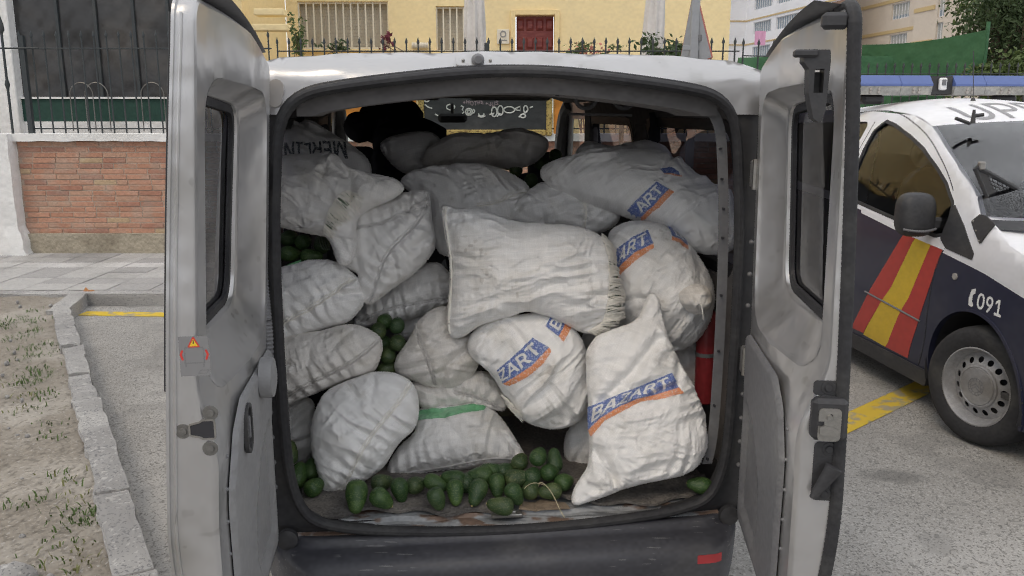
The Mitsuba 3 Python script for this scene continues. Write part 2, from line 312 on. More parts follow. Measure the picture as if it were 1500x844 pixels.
part(van, 'header_latch', inv(cat([box([.15, .10, 1.81], [.11, .06, .03]), box([.135, .07, 1.808], [.008, .02, .04]), box([.185, .07, 1.808], [.03, .02, .03])])), 'plastic_black')
# rear fittings on the header
pl = part(van, 'header_plate', slab(rpoly([(-.165, 1.872), (-.165, 1.905), (-.055, 1.905), (-.055, 1.872)], .006), .02, lambda u, z, c: VAN(u, c + bow(u) + .10 * np.clip((z - 1.83) / .09, 0, 1) ** 2, z), -.006, -.002), 'silver_paint')
part(pl, 'rubber_stop', inv(tube([[-.103, .07, 1.888], [-.103, .02, 1.888], [-.103, .008, 1.888]], [.018, .018, .011], 16)), 'plastic_grey')
for u in (-.145, -.067): part(pl, 'bolt', inv(trimesh.creation.icosphere(1, .005).apply_translation([u, .03, 1.887])), 'steel')
part(van, 'corner_lamp', slab(Point(-.668, 1.80).buffer(.001).union(LineString([(-.674, 1.775), (-.668, 1.812)])).buffer(.020), .01, lambda u, z, c: rear(u, z, c), -.012, .02), 'lamp_grey', 60)
# hinge hardware and stays between the doors and the body
for s in (-1, 1):
    part(van, 'hinge_cover', inv(bevel_box([s * .752, -.005, 1.665 if s > 0 else 1.79], [.045, .05, .26 if s > 0 else .10], .02)), 'plastic_black')
    for z in (1.56, .98):
        h = part(van, 'hinge', inv(bevel_box([s * .742, .0, z], [.05, .03, .085], .006)), 'silver_paint'); part(h, 'hinge_pin', inv(tube([[s * .722, -.022, z - .045], [s * .722, -.022, z + .045]], .010, 8)), 'steel')
    for z in (.62, .70, .78, .86, 1.15, 1.25, 1.35): part(van, 'jamb_clip', inv(trimesh.creation.icosphere(1, .008).apply_translation([s * .735, .012, z])), 'plastic_grey')
pts = spline([[-.735, .0, 1.38], [-.742, -.02, 1.41], [-.728, -.03, 1.42], [-.722, -.03, 1.37], [-.722, -.03, 1.2], [-.724, -.025, 1.02]], 120)
part(van, 'cable_conduit', tube(VAN(*pts.T), .011 + .003 * (np.arange(120) % 3 == 0), 8), 'plastic_grey')
for s in (-1, 1): part(van, 'tow_stop', inv(cat([tube([[s * .705, .01, .452], [s * .705, -.01, .452], [s * .705, -.014, .452]], [.032, .032, .02], 18)])), 'plastic_black')
# bumper, swept along u
def bump_sec(u):
    e = np.clip((np.abs(u) - .61) / .17, 0, 1.25); y = .24 * e ** 2 ; d = .0 * e
    return np.array([[.06 + y * .6, .452], [.0 + y * .65, .450], [-.025 + y * .7, .447], [-.035 + y * .75, .434], [-.07 + y * .85, .427], [-.110 + y, .415], [-.126 + y, .403], [-.132 + y, .388], [-.130 + y, .33], [-.12 + y, .27], [-.09 + y, .20], [.02 + y, .18]])
us = np.concatenate([np.linspace(-.81, -.58, 22), np.linspace(-.54, .54, 14), np.linspace(.58, .81, 22)])
G = np.array([[VAN(u, v + bow(u) * .6 + 0.0, z) for v, z in spline(bump_sec(u), 40)] for u in us])
bp = part(van, 'rear_bumper', grid(G), 'bumper_plastic', 50)
part(bp, 'red_reflector', slab(rpoly([(.562, .355), (.645, .355), (.645, .384), (.562, .384)], .004), .02, lambda u, z, c: VAN(u, c + bow(u) * .6 - .1305 + .24 * np.clip((u - .61) / .17, 0, 1.25) ** 2, z), -.004, .02), 'red_lens', 40)
part(bp, 'bumper_step', inv(bevel_box([-.50, -.13, .33], [.15, .03, .04], .006)), 'plastic_black')
# sill, mat
def sill_f(u, v, c): return VAN(u, v + bow(u) * .6, .470 - .012 * (v < .06) - .008 * np.clip((.03 - v) / .03, 0, 1) + .004 * np.sin(u * 30) * (v > .03) - .02 * np.clip((np.abs(u) - .5) / .2, 0, 1) * 0 - c)
part(van, 'worn_sill', slab(sbox(-.68, .005, .68, .22), .012, sill_f, 0, .008), 'worn_sill', 40)
part(van, 'striker', inv(cat([bevel_box([-.02, .045, .472], [.10, .03, .012], .003), bevel_box([-.0, .045, .48], [.02, .02, .014], .003)])), 'steel')
edge = [(-.69, .10)] + [(u, .075 + .02 * math.sin(u * 11) + .012 * math.sin(u * 37) + (.05 if .02 < u < .18 else 0)) for u in np.linspace(-.62, .60, 40)] + [(.69, .09), (.69, .9), (-.69, .9)]
def mat_f(u, v, c): return VAN(u, v, .487 + .014 * meshkit.fbm(np.stack([u * 7, v * 9, 0 * u], 1), 3, 4) + .018 * np.exp(-((v - .16 - .1 * (u - .3)) / .018) ** 2) * (u > .24) - .010 * np.clip((.10 - v) / .05, 0, 1) - c)
one('floor_mat', 'worn dark ribbed mat on the van load floor under the sacks', 'mat', slab(Polygon(edge), .014, mat_f, 0, .010), 'ribbed_mat', 50)
# ------------------------------------------------------------------ rear doors: a from hinge to free edge, b from inner face to outer skin
DW = .70
def door(side):
    s = side; hinge = VAN(s * .742, -.012, 0.0)
    ang = math.radians(DOOR_L if s < 0 else DOOR_R)
    A = -vh * math.cos(ang) - vr * math.sin(ang) * s
    B = np.array([A[1], -A[0], 0]) * 1.0
    if B @ vr * s < 0: B = -B
    def D(a, b, z):
        a, b, z = np.broadcast_arrays(np.asarray(a, float), np.asarray(b, float), np.asarray(z, float))
        b = b - (.065 if s < 0 else .02) * np.clip(z - .85, 0, 3)
        return hinge + a[..., None] * A + b[..., None] * B + z[..., None] * vz
    bo = lambda z: .104 - .055 * np.clip((.85 - z) / .42, 0, 1) ** 2 - .02 * np.clip((z - .95) / .95, 0, 1) ** 2
    def bi(a, z):
        k = np.clip((z - .98) / .22, 0, 1); k = k * k * (3 - 2 * k); f = np.clip((a - .30) / .30, 0, 1)
        return (.040 if s < 0 else .064) * k * f
    top = lambda a: 1.965 - .19 * (.71 - a) ** 2
    ol = Polygon([(0, .43), (DW, .43)] + [(a, top(a)) for a in np.linspace(DW, 0.0, 12)]).buffer(-.05, join_style=2).buffer(.05, quad_segs=8)
    hin, hout = rpoly([(.055, 1.12), (.615, 1.12), (.625, 1.82), (.055, 1.79)], .10), rpoly([(.122, 1.245), (.605, 1.245), (.605, 1.785), (.122, 1.755)], .07)
    d = nk(van + '__door'); labels[d] = {'label': ('left hand' if s < 0 else 'right hand') + ' rear door of the van, open, with window and trim panel'}
    ins_ = ol.buffer(-.012)
    put(d, slab(ins_.difference(hin), .03, lambda a, z, c: D(a, bi(a, z) + c, z), 0, .004), 'silver_paint', 50)
    part(d, 'outer_skin', slab(ol.buffer(.006).difference(hout), .05, lambda a, z, c: D(a, bo(z) + c, z), -.006, 0), 'silver_paint', 50)
    R = np.array(ins_.exterior.segmentize(.03).coords); O = np.array([np.array(ol.exterior.interpolate(ol.exterior.project(Point(p))).coords[0]) for p in R])
    L = []
    for t, w in ((0, 0), (.06, .55), (.14, 1), (.6, 1), (1, 1)):
        q = R * (1 - w) + O * w; L.append(D(q[:, 0], bi(q[:, 0], q[:, 1]) * (1 - t) + bo(q[:, 1]) * t - .003 * (t == 1), q[:, 1]))
    part(d, 'door_edge', grid(np.array(L)), 'silver_paint', 45)
    c0 = np.array([.37, 1.49]); th = np.linspace(0, 2 * np.pi, 73)
    def ringp(p): 
        out = []
        for t in th:
            g = p.exterior.intersection(LineString([c0, c0 + 2 * np.array([math.cos(t), math.sin(t)])])); out.append(np.array(g.coords[0] if g.geom_type == 'Point' else g.geoms[0].coords[0]))
        return np.array(out)
    ra, rb = ringp(hin), ringp(hout); L = []
    for t, w, e in ((0, 0, 0), (.04, .03, 0), (.14, .10, 0), (.45, .42, 0), (.70, .72, 0), (.76, .86, 0), (.78, .93, 0), (.93, .96, 0), (1, 1, 0)):
        q = ra * (1 - w) + rb * w; L.append(D(q[:, 0], bi(q[:, 0], q[:, 1]) * (1 - t) + (bo(q[:, 1]) - .006) * t, q[:, 1]))
    part(d, 'window_reveal', grid(np.array(L)), 'silver_paint', 60)
    part(d, 'window_seal', slab(hout.buffer(.004).difference(hout.buffer(-.018)), .03, lambda a, z, c: D(a, bo(z) + c, z), -.018, -.007), 'rubber')
    part(d, 'window', slab(hout.buffer(.004), .1, lambda a, z, c: D(a, bo(z) + c, z), -.004, -.0035), 'dark_glass', False)
    # trim panel with a pressed pocket
    tp = rpoly([(.015, .46), (.585, .46), (.60, .90), (.555, 1.02), (.47, 1.075), (.015, 1.075)], .03)
    pk = rpoly([(.05, .52), (.30, .50), (.36, .60), (.34, .72), (.22, .84), (.06, .88)], .03)
    def tf(a, z, c):
        P = shapely.points(np.stack([a, z], 1)); dd = shapely.distance(pk.exterior, P) * np.where(shapely.contains_xy(pk, a, z), 1, -1)
        e = shapely.distance(tp.exterior, P); r_ = np.clip(e / .012, 0, 1)
        return D(a, -.004 - .014 * np.sqrt(1 - (1 - r_) ** 2) * (c > 0) + (.016 * np.clip(dd / .02 + .5, 0, 1)) * (c > 0) - .004 * np.exp(-(dd / .012) ** 2) * (c > 0), z)
    tr = part(d, 'trim_panel', slab(tp, .010, tf, 0, 1), 'plastic_grey' if s > 0 else 'plastic_trim', 50)
    for k in range(7): part(tr, 'clip', trimesh.creation.icosphere(1, .005).apply_translation(D(.60, .0, .50 + .08 * k)), 'plastic_grey')
    for a in (.33, .37): part(d, 'drain_plug', trimesh.creation.icosphere(2, 1).apply_transform(frame(D(a, .055 + .014 * (a > .35), 1.150 + .012 * (a > .35)), A * .018, B * .012, vz * .004)), 'rubber')
    # weather strip along the top
    L = [D(a, bo(top(a)) + .004, top(a) + .002) for a in (np.linspace(.03, DW - .03, 14))]
    fl_ = np.array([[D(a, bo(1.88) - w * .08, top(a) + .004 + .012 * w) for w in np.linspace(-.15, 1, 5)] for a in np.linspace(.05, DW - .06, 14)])
    part(d, 'weather_strip', grid(fl_), 'plastic_grey', 50)
    if s > 0:
        q = np.array(ol.buffer(.003).exterior.segmentize(.006).coords); q = q[(q[:, 0] > DW - .03) & (q[:, 1] > .45) | (q[:, 0] > .42) & (q[:, 1] > 1.6)]; q = q[np.argsort(np.where(q[:, 1] < 1.88, q[:, 1], 1.9 + (DW - q[:, 0])))]
        rr = .0145 + .0010 * (np.arange(len(q)) % 2)
        part(d, 'edge_seal', tube(D(q[:, 0], bo(q[:, 1]) - .008, q[:, 1]), .013, 10, False, rr, ref=B), 'rubber')
    else:
        zz = np.linspace(1.17, 1.93, 40); part(d, 'skin_edge_strip', tube(D(DW - .002 + 0 * zz, bo(zz) + .0005, zz), .005, 8), 'rubber'); part(d, 'hem_step', tube(D(DW + .002 + 0 * zz, bo(np.linspace(.45, 1.93, 40)) - .018, np.linspace(.45, 1.93, 40)), .003, 6), 'silver_paint')
    return d, D, bo, A, B
DOOR_L, DOOR_R = 0.6, 13.0
doorL, DL, boL, AL, BL = door(-1)
doorR, DR, boR, AR, BR = door(1)
def on_edge(D, px, py):
    """(b, z) on the free edge of a door at a pixel"""
    return hit(lambda x: D(DW, x[:, 0], x[:, 1]), px, py, (.06, .8))
def efix(D, A, B, px, py): b, z = on_edge(D, px, py); return D(DW, b, z)
def eframe(D, A, B, px, py, out=0): return frame(efix(D, A, B, px, py) + A * out, B, -vz if False else np.cross(A, B), A)
def put_edge(d, D, A, B, name, mesh, px, py, m, out=0.0, **k):
    """mesh drawn with x along the door's thickness, y up, z out of the edge"""
    q = mesh.copy(); q.apply_transform(frame(efix(D, A, B, px, py) + A * out, B, vz, A)); return part(d, name, q, m, **k)
bolt = cat([lathe([(0, .006), (.008, .006), (.009, .004), (.0095, 0)], 12), lathe([(.0, .0015), (.016, .0015), (.0165, 0)], 16), lathe([(0, .0062), (.0035, .0063), (.004, .0062)], 6)])
for x, y in ((308, 605), (268, 632), (308, 657)): put_edge(doorL, DL, AL, BL, 'bolt', bolt, x, y, 'dull_steel')
sl = Polygon([(-.03, -.008), (-.012, -.012), (-.006, -.016), (.012, -.016), (.012, .016), (-.006, .016), (-.012, .012), (-.03, .008)]).buffer(.003)
f3 = lambda a, b, c: np.stack([a, b, c], 1)
sk = put_edge(doorL, DL, AL, BL, 'striker_slot', slab(sl, .02, f3, 0, .0012).apply_transform(np.diag([-1, 1, 1, 1])), 303, 629, 'black_print')
part(sk, 'slot_rim', slab(sl.buffer(.004).difference(sl), .02, f3, 0, .003).apply_transform(np.diag([-1, 1, 1, 1])).apply_transform(frame(efix(DL, AL, BL, 303, 629), BL, vz, AL)), 'steel')
# warning sticker on the left door's edge: drawn with x to the viewer's right (-B), y up
SF = frame(efix(DL, AL, BL, 285, 522) + AL * .0006, -BL, vz, AL)
def stick(parent, name, poly, lay, m):
    k = slab(poly, .03, f3, lay * .0004, lay * .0004 + .0003); k.apply_transform(SF); return part(parent, name, k, m, False)
mat('sticker_film', (0.22, 0.22, 0.225), 0.6, 0.2)
st = stick(doorL, 'warning_sticker', sbox(-.030, -.042, .030, .043), 0, 'sticker_film')
tri = Polygon([(-.010, .021), (.010, .021), (0, .040)])
stick(st, 'triangle_border', tri.buffer(.002), 1, 'red_print'); stick(st, 'triangle', tri.buffer(-.001), 2, 'yellow_print')
stick(st, 'exclamation_mark', sbox(-.001, .0275, .001, .035).union(Point(0, .0245).buffer(.0013)), 3, 'black_print')
bx_ = LineString([(-.018, .019), (.018, .019), (.020, -.014), (-.020, -.014), (-.018, .019)]).buffer(.0009)
stick(st, 'van_outline', bx_.union(LineString([(-.018, -.014), (-.018, -.022)]).buffer(.0012)).union(LineString([(.018, -.014), (.018, -.022)]).buffer(.0012)).union(LineString([(-.011, .008), (-.008, .002), (-.013, -.004), (-.016, -.005)]).buffer(.0012)).union(LineString([(.011, .008), (.008, .002), (.013, -.004), (.016, -.005)]).buffer(.0012)), 1, 'plastic_grey')
for sx in (-1, 1): stick(st, 'warning_wave', LineString([(sx * .024, .012), (sx * .027, .004), (sx * .024, -.006)]).buffer(.0022), 1, 'red_print')
stick(st, 'arrow', LineString([(-.026, -.034), (-.016, -.029), (-.016, -.039), (-.026, -.034)]).buffer(.0007).union(LineString([(-.012, -.034), (.004, -.034)]).buffer(.0006)).union(LineString([(.006, -.037), (.022, -.037), (.027, -.030), (.011, -.030), (.006, -.037)]).buffer(.0008)), 1, 'plastic_grey')
# inner-face fittings of the left door
def on_in(D, px, py): a, z = hit(lambda x: D(x[:, 0], -.018, x[:, 1]), px, py, (.35, .8)); return a, z
a, z = on_in(DL, 361, 627)
ov = LineString([(0, -.026), (0, .026)]).buffer(.036)
dm = lambda m, D, A, B, a, z, b=-.018: m.copy().apply_transform(frame(D(a, b, z), A, vz, -B))
hc = part(doorL, 'handle_cup', dm(slab(ov.difference(ov.buffer(-.010)), .01, f3, 0, .010), DL, AL, BL, a, z), 'plastic_black')
part(hc, 'cup_recess', dm(slab(ov.buffer(-.009), .01, f3, 0, .003), DL, AL, BL, a, z), 'black_print')
part(hc, 'pull', dm(slab(LineString([(-.008, -.02), (-.008, .02)]).buffer(.008), .01, f3, 0, .008), DL, AL, BL, a, z), 'plastic_grey')
a, z = on_in(DL, 383, 553)
part(doorL, 'knob', dm(lathe([(.054, 0), (.056, .020), (.052, .032), (.03, .037), (0, .038)], 28), DL, AL, BL, a, z), 'plastic_trim', 40)
# latch hardware on the right door's edge (x along B: towards the outer skin, i.e. picture right)
pk_ = lambda w, h_, r=.008: rpoly([(-w/2, -h_/2), (w/2, -h_/2), (w/2, h_/2), (-w/2, h_/2)], r)
lp = put_edge(doorR, DR, AR, BR, 'latch_plate', slab(pk_(.066, .034), .02, f3, 0, .004), 1213, 568, 'plastic_black')
put_edge(lp, DR, AR, BR, 'bolt', bolt, 1213, 567, 'plastic_black', .004)
lt = put_edge(doorR, DR, AR, BR, 'latch', bevel_box([0, 0, .018], [.080, .10, .036], .010), 1211, 609, 'plastic_black')
put_edge(lt, DR, AR, BR, 'latch_face', slab(pk_(.050, .078, .010).difference(sbox(-.03, -.004, -.012, .008)).difference(Point(.002, .022).buffer(.004)), .02, f3, 0, .004), 1209, 614, 'steel', .036)
put_edge(lt, DR, AR, BR, 'latch_claw', slab(Polygon([(-.018, -.012), (.02, -.016), (.022, -.004), (.0, .004), (-.012, .006), (-.02, .002)]).buffer(.002), .02, f3, 0, .005), 1208, 619, 'steel', .041)
put_edge(lt, DR, AR, BR, 'latch_pin', lathe([(0, .004), (.006, .004), (.007, 0)], 12), 1209, 603, 'steel', .040)
l2 = put_edge(doorR, DR, AR, BR, 'lever_plate', slab(pk_(.056, .145, .012), .03, f3, 0, .004), 1208, 690, 'plastic_black')
put_edge(l2, DR, AR, BR, 'bolt', bolt, 1214, 657, 'plastic_black', .004); put_edge(l2, DR, AR, BR, 'bolt', bolt, 1206, 722, 'plastic_black', .004)
lev = spline([(.012, .036), (.004, .020), (-.012, -.008), (-.030, -.042)], 14)
put_edge(doorR, DR, AR, BR, 'lever', tube(np.column_stack([lev, np.full(14, .026)]), np.linspace(.021, .009, 14), 12, flat=np.linspace(.014, .008, 14)), 1208, 699, 'plastic_black')
ub = Polygon([(-.028, .07), (.026, .07), (.028, .045), (.024, -.06), (.016, -.085), (.0, -.075), (-.014, -.02), (-.016, .03), (-.028, .045)])
u1 = put_edge(doorR, DR, AR, BR, 'upper_latch', slab(rpoly(list(ub.exterior.coords), .004).difference(sbox(-.004, -.02, .016, .03)), .03, f3, 0, .045), 1196, 122, 'plastic_black', -.05)
put_edge(u1, DR, AR, BR, 'latch_tongue', bevel_box([0, 0, .01], [.05, .016, .03], .004), 1182, 78, 'plastic_black', -.02)
put_edge(u1, DR, AR, BR, 'latch_back', box([.006, .0, .004], [.021, .05, .006]), 1198, 122, 'plastic_black', -.05)
put_edge(doorR, DR, AR, BR, 'corner_cap', bevel_box([0, 0, .01], [.055, .035, .03], .008), 1225, 30, 'plastic_black', -.02)
# ------------------------------------------------------------------ the load: woven sacks
def weave(base, dirt=0.5):
    def fn(p, n, uv):
        a, b = uv.x * 230, uv.y * 230
        t = 0.93 + 0.06 * cell_rand(a, 3, 1) + 0.06 * cell_rand(b, 7, 2) - 0.02
        gx, gy = a - dr.floor(a), b - dr.floor(b)
        t = t * (1 - 0.10 * smoothstep(0.75, 0.95, dr.abs(gx * 2 - 1)) - 0.10 * smoothstep(0.75, 0.95, dr.abs(gy * 2 - 1)))
        d = smoothstep(0.50, 0.78, fbm(uv.x * 9 + p.z * 3, uv.y * 9, 3 + p.x, 4)); s = smoothstep(0.74, 0.82, noise(uv.x * 60, uv.y * 60, p.x * 8))
        c = mix(base, (base[0] * .80, base[1] * .78, base[2] * .73), d * dirt)
        return mix(c, (0.30, 0.27, 0.22), s * 0.35 * d) * t
    return proc(fn)
def weave_b(p, n, uv):
    a, b = uv.x * 230, uv.y * 230
    w = noise(uv.x * 9, uv.y * 9, 2) * 1.6
    r1 = 1 - dr.abs(2 * noise(uv.x * 16 + w, uv.y * 46 + 2 * w, 1) - 1); r2 = 1 - dr.abs(2 * noise(uv.x * 52 + 2 * w, uv.y * 19 - w, 7) - 1); r3 = 1 - dr.abs(2 * noise(uv.x * 75 + 40 * uv.y, uv.y * 75 - 40 * uv.x, 5) - 1)
    k = smoothstep(0.35, 0.7, noise(uv.x * 7 + 3, uv.y * 7, 9))
    return 0.5 * dr.abs(dr.sin(a * 3.14159)) + 0.5 * dr.abs(dr.sin(b * 3.14159)) + 5.5 * k * r1 * r1 + 4.0 * (1 - k) * r2 * r2 + 2.2 * r3 * r3 + 3.0 * noise(uv.x * 26, uv.y * 34, 5)
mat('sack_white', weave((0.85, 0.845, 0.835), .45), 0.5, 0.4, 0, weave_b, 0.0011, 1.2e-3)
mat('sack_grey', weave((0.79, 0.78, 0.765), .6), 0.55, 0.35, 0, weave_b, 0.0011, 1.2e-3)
mat('sack_cream', weave((0.75, 0.725, 0.69), .7), 0.6, 0.3, 0, weave_b, 0.0012, 1.2e-3)
def ink(c):
    return proc(lambda p, n, uv: mix(c, (0.70, 0.70, 0.70), smoothstep(0.52, 0.85, noise(p.x * 420, p.z * 420, p.y * 420)) * 0.75))
mat('blue_ink', ink((0.10, 0.15, 0.38)), 0.5, 0.4)
mat('orange_ink', ink((0.66, 0.25, 0.11)), 0.5, 0.4)
mat('white_ink', (0.70, 0.70, 0.68), 0.5, 0.4)
mat('dark_ink', ink((0.06, 0.07, 0.08)), 0.5, 0.4)
mat('thread', (0.74, 0.72, 0.66), 0.7, 0.3)
mat('green_net', speck((0.16, 0.42, 0.21), 0.15, 80, 9, (0.33, 0.52, 0.38), 0.4), 0.6, 0.3)
mat('net_and_gap_shade', speck((0.10, 0.13, 0.095), .3, 90, 20, (0.05, 0.06, 0.045), .5), 0.8, 0.2)  # colour of loose net, also painted shade in the gaps under fringes
SACKS = {}; CRE, WRK = 1.0, 1.9
def sack(label, pts, Y, T=.11, az=.25, ax=0.0, back=.10, m='sack_white', seams=(), folds=(), lumps=.007, wr=.006, wdir=30, seed=1, power=.5, h=.0055, group=None, fab=12, wl=.042, cat_='sack', name='sack', sm=1.0):
    """pts: outline as seen; it is inflated to a filled sack with thickness T (front) and back. seams / folds: polylines in the same pixels."""
    c = np.mean(np.array(pts, float), 0); p0 = atY(c[0], c[1], Y)
    nrm = np.array([ax, -1, az]); nrm /= np.linalg.norm(nrm)
    e1 = np.cross([0, 0, 1.0], -nrm); e1 /= np.linalg.norm(e1); e1 = e1 if e1[0] > 0 else -e1; e2 = np.cross(nrm, e1); e2 = e2 if e2[2] > 0 else -e2
    def loc(px, py):
        d = ray(px, py); t = ((p0 - CAM) @ nrm) / (d @ nrm); q = CAM + t * d - p0; return np.array([q @ e1, q @ e2])
    W = np.array([loc(*p) for p in pts]); 
    W = spline(W, 120, True, s=2e-5 * len(W) * sm); W = W + .007 * (np.stack([meshkit.noise(np.column_stack([W / .05, np.full(len(W), seed + 60 * i)]), seed + i) for i in (0, 1)], 1) - .5)
    P = Polygon(W).buffer(0); P = P if P.geom_type == 'Polygon' else max(P.geoms, key=lambda g: g.area)
    P = Polygon(P.exterior).simplify(.0008)
    # inflation: membrane equation on a raster
    x0, y0, x1, y1 = P.bounds; g = max(x1 - x0, y1 - y0) / 90; xs = np.arange(x0 - 2 * g, x1 + 3 * g, g); ys = np.arange(y0 - 2 * g, y1 + 3 * g, g)
    X, Yy = np.meshgrid(xs, ys, indexing='ij'); ins = shapely.contains_xy(P, X, Yy); idx = -np.ones(X.shape, int); idx[ins] = np.arange(ins.sum()); n = ins.sum()
    r_, c_, v_ = [np.arange(n)], [np.arange(n)], [np.full(n, 4.0)]
    for dx, dy in ((1, 0), (-1, 0), (0, 1), (0, -1)):
        nb = np.roll(idx, (-dx, -dy), (0, 1))[ins]; ok = nb >= 0; r_.append(np.arange(n)[ok]); c_.append(nb[ok]); v_.append(np.full(ok.sum(), -1.0))
    u = spl.spsolve(sp.csc_matrix((np.concatenate(v_), (np.concatenate(r_), np.concatenate(c_))), (n, n)), np.ones(n))
    U = np.zeros(X.shape); U[ins] = u / u.max(); I = RegularGridInterpolator((xs, ys), U, bounds_error=False, fill_value=0.0)
    lines = [(np.array([loc(*q) for q in s]), 1) for s in seams] + [(np.array([loc(*q) for q in s]), 0) for s in folds]
    th = math.radians(wdir); ca, sa = math.cos(th), math.sin(th)
    rg = np.random.default_rng(seed * 11 + 5); E_ = P.exterior; creases = []
    for i in range(7):
        p_ = np.array(E_.interpolate(rg.random(), normalized=True).coords[0]); q_ = np.array(P.representative_point().coords[0]) + rg.normal(0, .05, 2) - p_; q_ /= np.linalg.norm(q_) + 1e-9; g_ = rg.normal(0, .5); q_ = np.array([q_[0] * math.cos(g_) - q_[1] * math.sin(g_), q_[0] * math.sin(g_) + q_[1] * math.cos(g_)])
        L_ = rg.uniform(.10, .24) * min(1, math.sqrt(P.area) / .35); nq = np.array([-q_[1], q_[0]]); creases.append((LineString([p_ + q_ * .01, p_ + q_ * L_ * .5 + nq * rg.normal(0, .012), p_ + q_ * L_]), L_, rg.uniform(.6, 1.25)))
    def disp(x, y):
        w = I(np.stack([x, y], 1)); base = np.clip(w, 0, None) ** power; env = np.clip(w * 6, 0, 1)
        h_ = T * base
        q = np.stack([x, y, 0 * x + seed * 3.7], 1)
        h_ = h_ + env * lumps * 2.6 * (meshkit.noise(q / .075, seed) - .5) + env * T * .30 * (meshkit.noise(q / .19, seed + 21) - .5)
        for S_, L_, k_ in creases:
            pt = shapely.points(np.stack([x, y], 1)); d_ = shapely.distance(S_, pt); s_ = shapely.line_locate_point(S_, pt) / L_; tp_ = np.clip(1.15 - s_, 0, 1)
            h_ = h_ + env * CRE * k_ * tp_ * (-.012 * np.exp(-(d_ / .009) ** 2) + .007 * np.exp(-((d_ - .024) / .014) ** 2))
        a, b = x * ca + y * sa, -x * sa + y * ca
        wob = .055 * (meshkit.noise(q / .12, seed + 9) - .5)
        f1 = meshkit.noise(np.stack([a / .22, (b + wob) / wl, q[:, 2]], 1), seed + 2); f2 = meshkit.noise(np.stack([a / .10, (b + wob) / (wl * .45), q[:, 2]], 1), seed + 3)
        amp = smooth01((meshkit.noise(q / .16, seed + 5) - .25) / .5)
        h_ = h_ + env * WRK * wr * amp * ((1 - np.abs(2 * f1 - 1)) ** 2 * 1.6 - .8 + .45 * ((1 - np.abs(2 * f2 - 1)) ** 2 - .4))
        for L, kind in lines:
            S = LineString(L); pt = shapely.points(np.stack([x, y], 1)); d = shapely.distance(S, pt); s_ = shapely.line_locate_point(S, pt)
            if kind: h_ = h_ - .010 * np.exp(-(d / .012) ** 2) * env + .0085 * env * np.exp(-d / .055) * np.sin(s_ * 2 * np.pi / .042 + 3 * meshkit.noise(q / .1, 4) * 2) * np.clip(d / .012, 0, 1)
            else: h_ = h_ - .020 * np.exp(-(d / .014) ** 2) * env + .012 * np.exp(-((d - .035) / .022) ** 2) * env
        return np.maximum(h_, .0005)
    def S(x):
        x = np.atleast_2d(x); return p0 + x[:, :1] * e1 + x[:, 1:2] * e2 + disp(x[:, 0], x[:, 1])[:, None] * nrm
    V2, t = tri2d(P, h); e = edges_once(t); bd = np.unique(e)
    F = S(V2); rim = p0 + V2[bd, :1] * e1 + V2[bd, 1:2] * e2; F[bd] = rim
    w = np.clip(I(V2), 0, None) ** .5; Bk = p0 + V2[:, :1] * e1 + V2[:, 1:2] * e2 - (back * w)[:, None] * nrm
    isb = np.zeros(len(V2), bool); isb[bd] = True; mp = np.where(isb, np.arange(len(V2)), -1); inn = np.where(~isb)[0]; mp[inn] = len(V2) + np.arange(len(inn))
    mesh = mk(np.vstack([F, Bk[inn]]), np.vstack([t, mp[t][:, ::-1]]))
    fa = math.radians(fab); R = np.array([[math.cos(fa), math.sin(fa)], [-math.sin(fa), math.cos(fa)]]); uv2 = V2 @ R.T + seed * .37
    k = thing(name, label, cat_, group); put(k, mesh, m, True, uv=np.vstack([uv2, uv2[inn]]))
    def at(px, py): return hit(S, px, py, loc(px, py))
    def nor(x):
        e_ = .004; a = S(x + np.array([e_, 0])) - S(x - np.array([e_, 0])); b = S(x + np.array([0, e_])) - S(x - np.array([0, e_])); n_ = np.cross(a, b); n_ /= np.linalg.norm(n_, axis=1, keepdims=True) + 1e-12
        return np.where((n_ @ nrm)[:, None] < 0, -n_, n_)
    def on(x, o): x = np.atleast_2d(x); return S(x) + nor(x) * o
    for L, kind in lines:
        if not kind: continue
        q = spline(L, max(12, int(LineString(L).length / .006))); q = q[shapely.contains_xy(P.buffer(-.002), q[:, 0], q[:, 1])]
        if len(q) > 5:
            wob = .0016 * np.sin(np.arange(len(q)) * 1.9)
            off = np.cumsum(np.r_[0, np.linalg.norm(np.diff(q, axis=0), axis=1)])
            side = np.gradient(q, axis=0)[:, ::-1] * [1, -1]; side /= np.linalg.norm(side, axis=1, keepdims=True)
            part(k, 'seam', cat([tube(on(q, .002), .0045, 6, flat=.0028), tube(on(q + side * (.009 + wob)[:, None], .0012), .0013, 5)]), m if m != 'sack_white' else 'thread')
    SACKS[k] = dict(S=S, at=at, on=on, loc=loc, P=P, nrm=nrm, e1=e1, e2=e2)
    return k
def smooth01(t): t = np.clip(t, 0, 1); return t * t * (3 - 2 * t)
def rulers(k, top, bot):
    s = SACKS[k]; A_ = np.array([s['at'](*p) for p in top]); B_ = np.array([s['at'](*p) for p in bot])
    def f(st, o):
        tA = np.linspace(0, 1, len(A_)); tB = np.linspace(0, 1, len(B_))
        a = np.stack([np.interp(st[:, 0], tA, A_[:, i]) for i in (0, 1)], 1); b = np.stack([np.interp(st[:, 0], tB, B_[:, i]) for i in (0, 1)], 1)
        return s['on'](b + (a - b) * st[:, 1:2], o)
    return f
